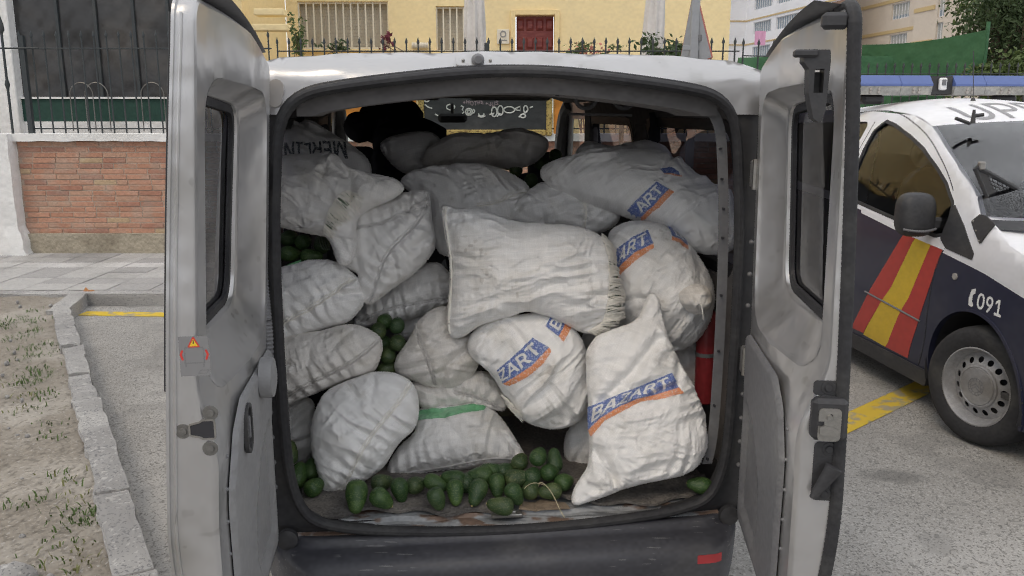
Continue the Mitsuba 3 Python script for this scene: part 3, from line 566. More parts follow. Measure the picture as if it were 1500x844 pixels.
def print_on(k, top, mid, bot, text=None, span=(.08, .94), name=('print_band', 'print_stripe', 'print_letters'), inks=('blue_ink', 'orange_ink', 'white_ink'), v=(.16, .86)):
    P, t = tri2d(sbox(0, 0, 4, 1), .10)
    P = P / [4, 1]
    if mid is not None:
        part(k, name[0], mk(rulers(k, top, mid)(P, .0018), t), inks[0], True)
        if bot is not None: part(k, name[1], mk(rulers(k, mid, bot)(P, .0018), t), inks[1], True)
    if text:
        q, f, asp = flat_text(text); q = np.stack([span[0] + q[:, 0] * (span[1] - span[0]), v[0] + q[:, 1] * (v[1] - v[0])], 1)
        part(k, name[2], mk(rulers(k, top, mid)(q, .0030), f), inks[2], True)
def fringe(k, line, n, length, spread=.3, m='thread', label=None, sd=3, inner=True):
    """loose strands along a cut edge; line in pixels; direction outward given by a second polyline"""
    s = SACKS[k]; r = np.random.default_rng(sd); a = np.array([s['loc'](*p) for p in line[0]]); b = np.array([s['loc'](*p) for p in line[1]]); t0 = np.linspace(0, 1, len(a)); t1 = np.linspace(0, 1, len(b)); M = []
    for i in range(n):
        x = r.random(); y = np.clip(x + r.normal(0, .02 * spread * 3), 0, 1); p = np.array([np.interp(x, t0, a[:, j]) for j in (0, 1)]); q = np.array([np.interp(y, t1, b[:, j]) for j in (0, 1)])
        q = p + (q - p) * (length * r.uniform(.7, 1.15)); g = np.linspace(0, 1, 6)[:, None]; L = s['on'](p + (q - p) * g, .004 + .004 * r.random())
        L += (np.sin(g * np.pi) * r.normal(0, .004)) * s['nrm'] + g ** 2 * (r.normal(0, .006) * s['nrm'] + np.array([0, 0, -.008 * r.random()]))
        M.append(tube(L, np.linspace(.0021, .0014, 6), 4))
    g = np.linspace(0, 1, 40); pa = np.stack([np.interp(g, t0, a[:, j]) for j in (0, 1)], 1); pb = np.stack([np.interp(g, t1, b[:, j]) for j in (0, 1)], 1)
    if inner: part(k, 'gap_shade_patch', grid(np.array([[s['on'](pa[i] + (pb[i] - pa[i]) * w, .0016)[0] for w in np.linspace(.1, .85, 6)] for i in range(1, 39)])), 'net_and_gap_shade', True)  # dark patch painting the shaded gaps and contents between the strands
    kk = part(k, 'fringe', cat(M), m, 40, kind='stuff', label=label); return kk
G_ = None
# front row ------------------------------------------------
s1 = sack('flat topped white sack with a long blue and orange print, right front of the load', [(950, 432), (962, 430), (968, 462), (985, 505), (1002, 545), (1024, 590), (1037, 622), (1035, 660), (1014, 690), (960, 706), (900, 722), (838, 736), (842, 712), (860, 682), (866, 655), (862, 620), (857, 588), (862, 545), (858, 512), (872, 496), (905, 480), (940, 458)],
    2.72, T=.085, az=.42, back=.08, m='sack_white', lumps=.006, wr=.007, wdir=15, seed=3, power=.42, fab=-25, folds=[[(960, 500), (930, 540), (880, 590)], [(870, 660), (885, 690), (900, 700)]])
print_on(s1, [(861, 597), (912, 576), (948, 561), (984, 546)], [(862, 630), (880, 612), (906, 596), (932, 584), (964, 577), (995, 568)], [(866, 640), (886, 616), (914, 601), (939, 588), (972, 584), (1001, 576)], 'BAZART', (.05, .93))
s15 = sack('plump white sack with a central seam, at the left front corner of the load', [(525, 551), (566, 546), (592, 551), (606, 558), (609, 580), (607, 632), (583, 650), (566, 680), (546, 698), (520, 712), (498, 726), (482, 737), (474, 729), (470, 704), (460, 676), (456, 650), (457, 618), (466, 588), (490, 565)],
    2.78, T=.125, az=.30, ax=.10, m='sack_white', wr=.008, wdir=-28, seed=5, lumps=.007, fab=40, wl=.038, seams=[[(603, 560), (585, 590), (552, 630), (525, 675), (505, 712), (484, 730)]])
s16 = sack('sack with a green net edge on top, lying behind the row of loose avocados', [(612, 602), (651, 596), (692, 590), (726, 598), (742, 628), (758, 646), (774, 680), (745, 682), (702, 684), (664, 690), (623, 694), (571, 704), (582, 655), (608, 633)],
    2.90, T=.105, az=.55, m='sack_grey', wr=.006, wdir=80, seed=8, fab=8, power=.45, seams=[[(574, 700), (623, 689), (664, 683), (702, 676), (766, 678)]])
k = s16; P, t = tri2d(sbox(0, 0, 4, 1), .1); P = P / [4, 1]
part(k, 'green_edge', mk(rulers(k, [(611, 603), (651, 598), (692, 592), (712, 596)], [(612, 616), (651, 613), (680, 605), (708, 601)])(P, .002), t), 'green_net', True, label='green net edge')
s16b = sack('small grey sack end showing under the seam of the green edged sack', [(620, 690), (680, 676), (740, 672), (790, 680), (770, 700), (700, 706), (630, 705)], 3.0, T=.05, az=.3, m='sack_grey', seed=11, wr=.004)
s21 = sack('smooth white sack standing upright against the left wall of the van', [(405, 590), (430, 584), (456, 584), (459, 620), (456, 665), (448, 682), (405, 680)], 3.0, T=.06, az=.05, m='sack_white', lumps=.003, wr=.002, seed=12)
s2 = sack('crumpled white sack half hidden under the large printed sack', [(826, 650), (838, 622), (862, 600), (920, 598), (990, 610), (1010, 650), (1017, 690), (990, 702), (930, 708), (870, 705), (835, 690)], 2.98, T=.10, az=.2, m='sack_white', lumps=.014, wr=.009, wdir=70, seed=13)
s17b = sack('cream sack squeezed flat between the green edged sack and the folded sack', [(604, 556), (640, 562), (690, 545), (716, 548), (735, 566), (742, 602), (712, 598), (684, 592), (651, 602), (620, 598), (606, 585)], 2.97, T=.07, az=.3, m='sack_cream', seed=15, wr=.007, wdir=-15, seams=[[(668, 572), (700, 580), (738, 600)]])
s17 = sack('cream sack folded open at its mouth, left of the torn printed sack', [(577, 540), (583, 520), (596, 500), (611, 476), (620, 460), (640, 452), (660, 450), (672, 490), (700, 486), (708, 500), (700, 535), (690, 558), (675, 570), (649, 569), (612, 560), (590, 552)], 2.98, T=.10, az=.2, m='sack_cream', seed=17, wr=.010, wdir=75, wl=.04, seams=[[(612, 474), (622, 500), (634, 530), (640, 560)]], folds=[[(700, 492), (680, 515), (655, 535), (647, 562)]])
print_on(s17, [(597, 489), (613, 489)], [(597, 492), (613, 492)], None, 'est. lux', (0, 1), ('x', 'x', 'faded_print'), ('dark_ink', 'dark_ink', 'dark_ink'), (-.3, 1.3)) if 0 else None
s18 = sack('round white sack with two blue prints and a torn lower corner, mid load', [(692, 484), (730, 466), (776, 458), (808, 461), (832, 471), (848, 492), (859, 514), (865, 535), (864, 575), (855, 612), (836, 624), (811, 628), (775, 617), (748, 602), (740, 585), (733, 563), (714, 545), (690, 525), (685, 505)],
    2.90, T=.135, az=.12, m='sack_white', seed=19, wr=.010, wdir=48, wl=.05, fab=35)
print_on(s18, [(728, 542), (753, 521), (780, 495)], [(737, 562), (753, 553), (780, 535), (804, 509)], [(746, 565), (771, 553), (797, 532), (808, 514)], 'ZART', (.0, .93))
print_on(s18, [(799, 478), (807, 463)], [(818, 493), (828, 473)], [(825, 501), (837, 478)], 'B', (.28, .98))
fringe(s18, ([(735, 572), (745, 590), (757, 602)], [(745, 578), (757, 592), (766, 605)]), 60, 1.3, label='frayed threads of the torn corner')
# middle and upper sacks -------------------------------------
s3 = sack('big white sack with a fringed mouth, lying across the centre of the load', [(650, 299), (664, 303), (700, 308), (745, 318), (800, 330), (872, 339), (890, 352), (893, 370), (906, 410), (911, 450), (902, 478), (880, 490), (852, 484), (812, 470), (776, 457), (735, 468), (700, 480), (670, 496), (657, 492), (658, 465), (661, 430), (662, 390), (655, 350)],
    2.93, T=.135, az=.22, m='sack_white', seed=23, wr=.006, wdir=5, lumps=.012, fab=3, power=.46, seams=[[(654, 304), (657, 345), (663, 390), (661, 440), (660, 488)]])
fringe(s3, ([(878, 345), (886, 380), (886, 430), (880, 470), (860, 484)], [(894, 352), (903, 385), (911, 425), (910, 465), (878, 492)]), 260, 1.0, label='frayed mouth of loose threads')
s4 = sack('printed white sack tied off in a knot, behind the right front sack', [(893, 336), (920, 326), (952, 325), (985, 338), (1012, 362), (1032, 392), (1046, 420), (1048, 445), (1035, 475), (1012, 502), (985, 520), (940, 500), (912, 476), (902, 440), (896, 400), (889, 365)],
    3.06, T=.15, az=.25, ax=-.1, m='sack_white', seed=29, wr=.006, wdir=40, fab=-30, lumps=.010)
print_on(s4, [(904, 365), (924, 349), (949, 337)], [(901, 400), (910, 388), (930, 370), (957, 357)], [(901, 415), (912, 399), (935, 379), (958, 363)], 'ART', (.16, .93))
print_on(s4, [(977, 331), (987, 334), (1006, 354)], [(984, 346), (995, 350), (1008, 360)], [(984, 352), (996, 356), (1008, 366)], 'B', (.3, .8))
kn = sack('knotted', [(1000, 425), (1020, 417), (1034, 420), (1042, 440), (1036, 455), (1022, 462), (1002, 455), (995, 440)], 2.88, T=.075, az=.1, m='sack_cream', seed=31, wr=.010, wl=.02, wdir=70, h=.004)
# the knot is part of its sack
scene[s4 + '__knot'] = scene.pop(kn); labels.pop(kn); used.discard(kn); used.add(s4 + '__knot'); count['sack'] -= 1
part(s4, 'string', tube(spline([atY(1027, 446, 2.78), atY(1029, 455, 2.77), atY(1030, 468, 2.78)], 8), .002, 5), 'thread')
s5 = sack('long white sack with a blue print, topmost of the right hand side', [(789, 253), (800, 242), (815, 239), (850, 236), (900, 226), (945, 228), (979, 233), (1003, 244), (1026, 266), (1056, 279), (1075, 300), (1075, 365), (1050, 371), (1020, 366), (991, 350), (968, 332), (944, 322), (916, 313), (885, 304), (856, 294), (823, 277), (800, 270)],
    3.22, T=.12, az=.75, m='sack_white', seed=37, wr=.012, wdir=28, wl=.05, fab=25)
print_on(s5, [(919, 309), (942, 284), (962, 266)], [(938, 319), (957, 302), (980, 277)], [(945, 321), (966, 304), (988, 281)], 'ART', (.12, .92))
print_on(s5, [(966, 248), (980, 245), (994, 252)], [(971, 253), (984, 254), (996, 257)], [(973, 255), (986, 257), (1000, 259)], None)
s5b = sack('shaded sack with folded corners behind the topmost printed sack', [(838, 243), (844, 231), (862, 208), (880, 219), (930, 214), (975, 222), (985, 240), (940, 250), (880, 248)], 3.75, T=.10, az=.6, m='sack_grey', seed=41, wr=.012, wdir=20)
s6 = sack('white sack wedged below the long printed sack on the right', [(744, 322), (765, 290), (792, 268), (830, 276), (870, 290), (907, 312), (906, 330), (880, 340), (820, 340), (770, 335)], 3.30, T=.10, az=.35, m='sack_white', seed=43, wr=.004, seams=[[(853, 296), (856, 320), (854, 338)]])
s7 = sack('white sack in the middle behind the big fringed sack', [(586, 266), (605, 253), (637, 246), (675, 246), (708, 243), (735, 252), (755, 259), (781, 282), (770, 298), (750, 318), (740, 350), (690, 370), (650, 375), (632, 345), (622, 300)], 3.35, T=.13, az=.55, m='sack_white', seed=47, wr=.008, wdir=-60, wl=.07, seams=[[(778, 284), (750, 296), (720, 312), (700, 316)]])
s10 = sack('white sack with a frayed edge draped down the upper left of the load', [(390, 236), (440, 230), (495, 230), (515, 249), (555, 256), (594, 275), (575, 292), (540, 305), (522, 322), (522, 350), (520, 372), (502, 392), (489, 376), (481, 348), (457, 344), (425, 334), (390, 322)],
    3.0, T=.10, az=.5, m='sack_grey', seed=53, wr=.012, wdir=-35, wl=.06, fab=-15, folds=[[(500, 240), (515, 270), (518, 300)]])
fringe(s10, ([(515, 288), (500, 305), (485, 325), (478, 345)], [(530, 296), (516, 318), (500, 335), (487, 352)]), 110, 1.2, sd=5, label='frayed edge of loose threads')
s11 = sack('white sack with a stitched hem hanging diagonally at the centre left', [(629, 279), (631, 315), (637, 353), (632, 376), (613, 393), (590, 412), (566, 430), (543, 448), (530, 438), (523, 424), (524, 402), (505, 392), (490, 372), (500, 335), (535, 308), (592, 282), (612, 281)],
    3.05, T=.10, az=.35, m='sack_grey', seed=59, wr=.007, wdir=40, wl=.05, fab=40, seams=[[(626, 284), (605, 345), (570, 385), (556, 420), (543, 444)], [(507, 341), (560, 333), (600, 315), (626, 292)]])
s12 = sack('white sack with a diagonal seam on the left, under the draped sack', [(385, 395), (415, 392), (443, 384), (488, 381), (508, 394), (526, 410), (534, 438), (524, 462), (502, 475), (459, 484), (428, 504), (385, 506)], 2.98, T=.11, az=.3, m='sack_white', seed=61, wr=.007, wdir=-50, seams=[[(520, 410), (490, 438), (455, 460), (420, 478)]])
s13 = sack('white sack with a horizontal seam tucked in behind the diagonal one', [(518, 476), (523, 458), (545, 440), (580, 415), (613, 392), (640, 383), (658, 396), (664, 440), (640, 456), (600, 466), (560, 478)], 3.18, T=.08, az=.2, m='sack_grey', seed=67, wr=.007, wdir=30, seams=[[(530, 470), (570, 452), (610, 442), (656, 434)]])
s13b = sack('pale sack end seen just above the cluster of avocados', [(570, 470), (600, 450), (650, 440), (668, 470), (640, 490), (600, 500), (575, 490)], 3.25, T=.06, az=.1, m='sack_white', seed=68)
s14 = sack('cream sack with a diagonal seam against the left side of the opening', [(385, 508), (430, 492), (470, 482), (516, 476), (540, 481), (558, 495), (559, 512), (554, 528), (552, 542), (522, 551), (478, 571), (440, 586), (385, 596)], 2.90, T=.115, az=.2, m='sack_cream', seed=71, wr=.009, wdir=25, fab=20, seams=[[(556, 500), (520, 530), (460, 560), (420, 585)]])
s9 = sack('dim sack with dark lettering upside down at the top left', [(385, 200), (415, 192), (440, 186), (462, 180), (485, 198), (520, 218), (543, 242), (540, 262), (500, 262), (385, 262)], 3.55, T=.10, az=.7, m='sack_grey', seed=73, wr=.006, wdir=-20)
print_on(s9, [(512, 236), (417, 238)], [(506, 206), (417, 206)], None, 'MERLIN', (.03, .97), ('x', 'x', 'print_letters'), ('dark_ink', 'x', 'dark_ink'), (.1, .9)) if 0 else None
rl = rulers(s9, [(510, 233), (417, 236)], [(506, 209), (417, 210)]); q, f, _ = flat_text('MERLIN'); part(s9, 'print_letters', mk(rl(q, .003), f), 'dark_ink', True)
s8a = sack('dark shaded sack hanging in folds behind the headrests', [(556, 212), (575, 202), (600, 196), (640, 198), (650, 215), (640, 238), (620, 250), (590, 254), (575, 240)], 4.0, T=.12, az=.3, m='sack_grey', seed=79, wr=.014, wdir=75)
s8b = sack('shaded sack lying on top of the heap below the rear view mirror', [(617, 236), (632, 216), (660, 202), (700, 198), (740, 192), (775, 196), (806, 208), (800, 220), (778, 240), (730, 244), (670, 246)], 3.85, T=.13, az=.4, m='sack_cream', seed=83, wr=.013, wdir=15, lumps=.016, wl=.06)
s22 = sack('pale sack end in the gap beside the red extinguisher', [(972, 500), (1005, 492), (1035, 520), (1030, 575), (1005, 580), (975, 560)], 3.12, T=.07, az=.1, m='sack_grey', seed=89)
s23 = sack('pale sack pressed between the knotted sack and the fringed sack', [(905, 460), (935, 470), (950, 490), (930, 510), (880, 520), (850, 515), (852, 495)], 3.12, T=.05, az=.1, m='sack_grey', seed=97)
# the dark bundle by the cab
b1 = VAN(-.55, 2.62, 1.25)
def lumpy(c, r, seed, sub=4, amp=.12):
    m = trimesh.creation.icosphere(sub); v = m.vertices; m.vertices = v * (1 + amp * 2 * (meshkit.fbm(v * 2.2 + seed, 3, seed) - .5))[:, None] * np.array(r) + c; return m
dk = thing('bundle', 'black cloth bundle heaped behind the windscreen at the top of the load', 'bundle')
put(dk, cat([lumpy(atY(573, 178, 5.0), (.19, .15, .15), 3), lumpy(atY(526, 186, 4.9), (.085, .08, .085), 13), lumpy(atY(600, 205, 4.9), (.21, .15, .13), 5), lumpy(atY(578, 240, 4.6), (.12, .12, .16), 8)]), 'dark_cloth', True)
# ------------------------------------------------------------------ avocados
def avo_tex(lo, hi): return lambda p, n, uv: avo_fn(p, lo, hi)
def avo_fn(p, lo, hi):
    s = smoothstep(0.60, 0.75, noise(p.x * 330, p.y * 330, p.z * 330)); b = smoothstep(0.45, 0.7, fbm(p.x * 22, p.y * 22, p.z * 22, 3))
    return mix(mix(lo, hi, b), (hi[0] * 2.2, hi[1] * 1.7, hi[2] * 2), s * 0.5)
AVC = [((0.026, 0.062, 0.019), (0.050, 0.096, 0.028)), ((0.036, 0.064, 0.024), (0.070, 0.100, 0.036)), ((0.026, 0.058, 0.022), (0.048, 0.085, 0.030)), ((0.034, 0.076, 0.022), (0.064, 0.118, 0.032))]
for i, (lo_, hi_) in enumerate(AVC): mat(f'avocado_skin_{i}', proc(avo_tex(lo_, hi_)), 0.36, 0.45, 0, lambda p, n, uv: noise(p.x * 260, p.y * 260, p.z * 260) + 0.5 * noise(p.x * 600, p.y * 600, p.z * 600), 0.0016, 5e-4)
mat('avocado_stem', (0.38, 0.30, 0.12), 0.7)
AVP = [(0, -.052), (.012, -.0505), (.024, -.045), (.033, -.034), (.0365, -.020), (.0365, -.006), (.034, .008), (.029, .022), (.0245, .035), (.0195, .044), (.0135, .0505), (.007, .0538), (0, .055)]
AVM = lathe(spline(AVP, 22), 22)
AVS = lathe([(0, .058), (.0035, .0575), (.0042, .054), (.0045, .050)], 8)
def avocado(px, py, w, h_, ang, label, z=None, Y=None, tilt=None, stem=True, group=None):
    """w, h: extent in pixels; ang: direction of the narrow end in the picture, degrees (0 right, 90 up)"""
    L = max(w, h_); 
    c = atZ(px, py, z if z is not None else .52) if Y is None else atY(px, py, Y)
    dep = (c - CAM) @ np.array([0, cP, -sP]); size = L * dep / FOC; sc = np.clip(size / .108, .78, 1.12)
    t = math.radians(ang); up = np.array([0, .62, .78]); ax_ = np.array([math.cos(t), 0, 0]) + math.sin(t) * up
    asp = min(w, h_) / L; ax_ = ax_ / np.linalg.norm(ax_)
    if asp > .80: ax_ = ax_ + np.array([0, .9, -.35]) * (1.4 if asp > .9 else .7); ax_ /= np.linalg.norm(ax_)
    o = np.cross(ax_, [.3, .5, .8]); o /= np.linalg.norm(o); fr = frame(c, o, np.cross(ax_, o), ax_)
    k = thing('avocado', label, 'avocado', group); s = rng.uniform(.95, 1.05, 3); m = AVM.copy(); v = m.vertices * [sc * s[0], sc * s[1], sc * s[2]]; v[:, 0] += .006 * (v[:, 2] / .05) ** 2 * (s[0] - 1) * 8; v *= (1 + .05 * (meshkit.noise(v * 45 + px, 3) - .5))[:, None]; m.vertices = v
    put(k, m.apply_transform(fr), f'avocado_skin_{int(rng.integers(0, 4))}', True)
    if stem: part(k, 'stem', AVS.copy().apply_scale(sc).apply_transform(fr), 'avocado_stem')
    return k
FL = [ # px, py, w, h, direction, height, label
 (436, 697, 28, 40, 80, .53, 'large avocado in the left corner of the load floor beside the seal'),
 (456, 687, 19, 32, 85, .54, 'narrow avocado upright between the left corner fruit and the plump sack'),
 (461, 713, 25, 26, 50, .52, 'small round avocado at the foot of the plump sack in the left corner'),
 (425, 664, 16, 26, 90, .60, 'dark avocado half hidden by the seal in the left corner, above the large one'),
 (522, 727, 33, 48, -88, .53, 'largest upright avocado at the left end of the front row on the mat'),
 (559, 731, 40, 36, -40, .525, 'slanting avocado second from the left in the front row on the mat'),
 (560, 707, 25, 22, 10, .53, 'small avocado behind the two leftmost fruits of the front row'),
 (586, 718, 31, 37, -80, .53, 'avocado third from the left in the front row, near the green edged sack tip'),
 (610, 710, 22, 24, 20, .53, 'dull grey green avocado fourth from the left, set slightly back'),
 (638, 708, 37, 22, -25, .54, 'avocado lying sideways on top, fifth from the left below the stitched seam'),
 (640, 731, 30, 37, -70, .525, 'bright avocado in front at the broken edge of the mat, left of the middle'),
 (667, 721, 25, 33, -85, .53, 'smooth upright avocado to the right of the bright one at the mat edge'),
 (664, 701, 37, 19, 170, .545, 'avocado lying flat directly under the seam of the green edged sack'),
 (699, 721, 31, 42, -110, .53, 'avocado with its pale stem end pointing to the front, middle of the row'),
 (703, 697, 41, 22, 185, .545, 'long avocado lying flat behind the one with the pale stem end'),
 (728, 711, 25, 33, -85, .53, 'avocado standing with stem down right of the middle of the row'),
 (733, 741, 40, 29, 170, .52, 'frontmost avocado, lying on its side over the rusty sill'),
 (741, 690, 26, 22, 20, .545, 'avocado in the back row touching the right tip of the green edged sack'),
 (754, 724, 30, 37, -60, .53, 'avocado with a pale speck, just behind and right of the frontmost one'),
 (758, 701, 40, 25, 10, .545, 'avocado lying crosswise in the second row right of the middle'),
 (789, 668, 30, 29, 60, .60, 'topmost round avocado of the small heap in the dark gap'),
 (812, 675, 17, 24, 90, .57, 'slim avocado at the right of the topmost one in the dark gap'),
 (780, 697, 26, 28, 60, .55, 'avocado in the heap directly below the topmost one, to the left'),
 (806, 692, 31, 28, 10, .55, 'avocado in the heap directly below the slim one'),
 (827, 706, 32, 29, 15, .53, 'avocado touching the lower left corner of the flat topped printed sack'),
 (806, 720, 34, 26, 185, .52, 'dark avocado under the dry straw stalk near the rusty sill'),
 (778, 716, 24, 24, 60, .52, 'small avocado between the speckled one and the one under the straw'),
 (762, 676, 27, 26, 60, .57, 'avocado deep in the dark gap, left of the topmost one and behind the sack tip'),
 (719, 690, 30, 20, 10, .55, 'flat lying avocado in the back row under the right half of the stitched seam'),
 (684, 706, 24, 26, 80, .53, 'half hidden avocado between the flat lying one and the pale stemmed one'),
 (1025, 711, 37, 28, 170, .53, 'single dark avocado alone in the right corner of the load floor'),
]
for px, py, w, h_, a, z, lb in FL: avocado(px, py, w, h_, a, lb, z=z)
for px, py, w, h_, a, Y, lb in [
 (554, 484, 32, 35, 100, 3.02, 'large avocado at the left of the cluster between the cream sacks'),
 (582, 476, 29, 31, 95, 3.02, 'large bright avocado at the upper right of the cluster between the cream sacks'),
 (564, 470, 18, 18, 90, 3.08, 'small avocado peeping out at the top of the cluster between the cream sacks'),
 (583, 501, 29, 30, 90, 2.98, 'glossy avocado in the right middle of the cluster between the cream sacks'),
 (563, 503, 24, 26, 90, 3.06, 'dark avocado deep in the middle of the cluster between the cream sacks'),
 (569, 519, 27, 30, 90, 2.98, 'avocado with a bright speck at the lower middle of the cluster'),
 (568, 541, 30, 22, 20, 2.98, 'lowest avocado of the cluster, resting on the plump white sack'),
 (586, 530, 20, 24, 90, 3.05, 'avocado in shadow at the lower right of the cluster'),
 (426, 372, 28, 26, 10, 3.10, 'dark avocado in the shaded gap at far left, next to the seal'),
 (456, 376, 32, 20, 0, 3.10, 'dark avocado lying flat in the shaded gap at far left'),
 (445, 354, 26, 24, 60, 3.18, 'dark avocado at the top of the shaded gap under the draped sack'),
 (424, 348, 22, 22, 60, 3.18, 'dark avocado in the upper left of the shaded gap, highest against the seal'),
 (472, 356, 20, 26, 90, 3.15, 'dark avocado at the right of the shaded gap, by the green net scrap'),
 (778, 264, 26, 30, 80, 3.75, 'dark avocado low in the shadowed hollow left of the long printed sack'),
 (757, 250, 26, 24, 40, 3.85, 'dark avocado in the shadowed hollow behind the middle sack'),
 (745, 240, 24, 22, 20, 4.0, 'dark avocado farthest back in the shadowed hollow'),
 (795, 240, 26, 22, 20, 4.0, 'dark avocado at the right of the shadowed hollow, under the shaded sack'),
 (815, 228, 24, 22, 20, 4.1, 'dark avocado highest in the shadowed hollow near the front window')]:
    avocado(px, py, w, h_, a, lb, Y=Y, stem=False)
one('net_scrap', 'thin scrap of green net in the shaded gap at the far left', 'net', tube(np.array([atY(x, y, 2.98) for x, y in ((405, 397), (425, 388), (440, 382))]), .012, 6, flat=.004), 'green_net', True)
one('net_strands', 'loose green net strands hanging under the draped sack', 'net', cat([tube(spline([atY(470 + 3 * i, 338, 3.05), atY(468 + 4 * i, 352 + i, 3.03), atY(474 + 3 * i, 366, 3.05)], 8), .0025, 4) for i in range(4)]), 'net_and_gap_shade')
st_ = spline([atZ(789, 713, .53), atZ(797, 709, .555), atZ(808, 722, .53), atZ(818, 742, .50), atZ(827, 758, .478)], 20)
one('straw', 'dry bent straw stalk lying over the sill among the avocados', 'straw', cat([tube(st_, .0015, 5), tube(spline([atZ(768, 716, .54), atZ(780, 708, .55), atZ(797, 711, .55)], 10), .0011, 5)]), 'dry_straw') if mat('dry_straw', (0.46, 0.40, 0.27), .8, .2) else 0
mat('cardboard', speck((0.22, 0.17, 0.125), 0.2, 80, 9, (0.13, 0.10, 0.08), .4), 0.9, .2)
one('torn_board', 'scrap of torn brown board at the broken mat edge', 'board', VM is not None and slab(Polygon([(.02, .05), (.19, .055), (.18, .10), (.13, .09), (.10, .12), (.03, .10)]), .02, lambda u, v, c: VAN(u, v, .484 + .006 * np.sin(u * 60) - c), 0, .004), 'cardboard')
# fire extinguisher behind the right flange
ex = thing('fire_extinguisher', 'red fire extinguisher strapped to the right wall of the load space', 'extinguisher')
e0 = atY(1031, 590, 3.02); e1_ = atY(1036, 455, 3.02)
part(ex, 'cylinder', tube([e0 + (e1_ - e0) * t for t in (0, .02, .97, 1.0)], [.026, .036, .036, .022], 18), 'red_paint', 40)
part(ex, 'strap', tube([e0 + (e1_ - e0) * t for t in (.52, .56)], .038, 18), 'plastic_grey'); part(ex, 'valve', tube([e0 + (e1_ - e0) * t for t in (1.0, 1.08)], .014, 10), 'plastic_black')
CO = np.array([2.42, 4.18, 0.0]); CT = math.radians(6.0)
cH = np.array([math.sin(CT), -math.cos(CT), 0]); cW = np.array([math.cos(CT), math.sin(CT), 0])
def cw(f, z):
    return .02 + np.interp(z, [.2, .35, .6, 1.0, 1.12, 1.3, 1.5, 1.68, 1.74, 1.78], [.05, .02, 0, .0, .025, .08, .155, .25, .31, .42]) + .32 * (np.clip(f - .15, 0, 2) / .8) ** 2
def CS(x, o=0.0):
    x = np.atleast_2d(x); f, z = x[:, 0], x[:, 1]; return CO + f[:, None] * cH + (cw(f, z) - o)[:, None] * cW + z[:, None] * vz
def CP(f, w, z):
    f, w, z = np.broadcast_arrays(np.asarray(f, float), np.asarray(w, float), np.asarray(z, float)); return CO + f[..., None] * cH + w[..., None] * cW + z[..., None] * vz
def cs(px, py, g=(-.8, .9)): return hit(CS, px, py, g)
# ------------------------------------------------------------------ the police car
mat('car_white', speck((0.67, 0.67, 0.69), 0.03, 20, 3, (0.60, 0.60, 0.60), 0.4), 0.3, 0.5, 0, clearcoat=0.6, clearcoat_gloss=0.9)
mat('car_navy', speck((0.018, 0.020, 0.042), 0.05, 30, 3, (0.04, 0.04, 0.055), 0.3), 0.3, 0.5, 0, clearcoat=0.6, clearcoat_gloss=0.85)
mat('flag_red', speck((0.42, 0.045, 0.035), 0.05, 30, 4), 0.35, 0.5); mat('flag_yellow', speck((0.62, 0.42, 0.03), 0.05, 30, 4), 0.35, 0.5)
mat('tyre', speck((0.032, 0.032, 0.034), 0.15, 70, 6, (0.07, 0.068, 0.063), 0.35), 0.75, 0.3)
mat('wheel_silver', speck((0.33, 0.33, 0.335), 0.12, 60, 6, (0.22, 0.21, 0.20), 0.5), 0.4, 0.5, 0.35)
mat('bar_blue', (0.085, 0.13, 0.33), 0.25, 0.5, clearcoat=0.5)
mat('bar_clear', speck((0.30, 0.30, 0.285), 0.2, 50, 14, (0.42, 0.41, 0.37), 0.5), 0.3, 0.5)
scene['mat_car_glass'] = dict(type='thindielectric', int_ior=1.33, specular_transmittance=dict(type='rgb', value=[.12, .125, .14]))
mat('interior_black', (0.025, 0.025, 0.027), .8, .2)
scene['mat_shaded_glass'] = dict(type='thindielectric', int_ior=1.5, specular_transmittance=dict(type='rgb', value=[.30, .31, .34]))
car = thing('police_car', 'white and navy police car with red and yellow flag stripe and blue light bar', 'car')
BELT = lambda f: np.interp(f, [-3.5, -1.38, -.78, -.14, .17, .9], [1.22, 1.12, 1.03, .945, .88, .72])
EDGE = [(.90, .72), (.6, .90), (.3, 1.01), (0, 1.10), (-.28, 1.21), (-.37, 1.30), (-.62, 1.43), (-.88, 1.56), (-1.10, 1.66), (-1.4, 1.725), (-2.0, 1.75), (-3.35, 1.70)]
fs = np.linspace(-3.4, .90, 60)
archs = Point(-.17, .33).buffer(.385).union(Point(-2.93, .33).buffer(.385))
navy = Polygon([(f, BELT(f) - .012) for f in fs] + [(.92, .25), (.3, .20), (-3.4, .20)]).difference(archs)
white = Polygon([(f, BELT(f) - .012) for f in fs[::-1]][::-1] + EDGE + [(-3.45, 1.62)]).buffer(0)
win1 = rpoly([tuple(cs(*p)) for p in ((1397, 297), (1387, 268), (1373, 245), (1354, 218), (1335, 200), (1311, 182))] + [(-1.66, 1.69), (-1.74, 1.62), (-1.72, 1.17), (-1.1, 1.105), (-.60, 1.055), (-.50, 1.08)], .02)
win2 = rpoly([(-1.86, 1.68), (-3.0, 1.66), (-3.15, 1.25), (-1.84, 1.18)], .05)
quarter = rpoly([tuple(cs(*p)) for p in ((1399, 299), (1413, 331), (1427, 372), (1424, 381), (1386, 364), (1378, 350))], .006)
P_ = lambda x, o: CS(x, o)
def cslab(poly, h, o0, o1): return slab(poly, h, lambda a, b, c: CS(np.stack([a, b], 1)) - c[:, None] * cW, o0, o1)
def mirrored(m):
    q = m.copy(); v = q.vertices - CO; w = v @ cW; q.vertices = CO + v + ((1.81 - w) - w)[:, None] * cW; q.invert(); return q
wall_w = white.difference(win1).difference(win2)
for poly, nm, mt in ((navy, 'lower_body', 'car_navy'), (wall_w, 'upper_body', 'car_white')):
    m = cslab(poly, .05, -.03, 0); part(car, nm, m, mt, 40); part(car, nm, mirrored(m), mt, 40)
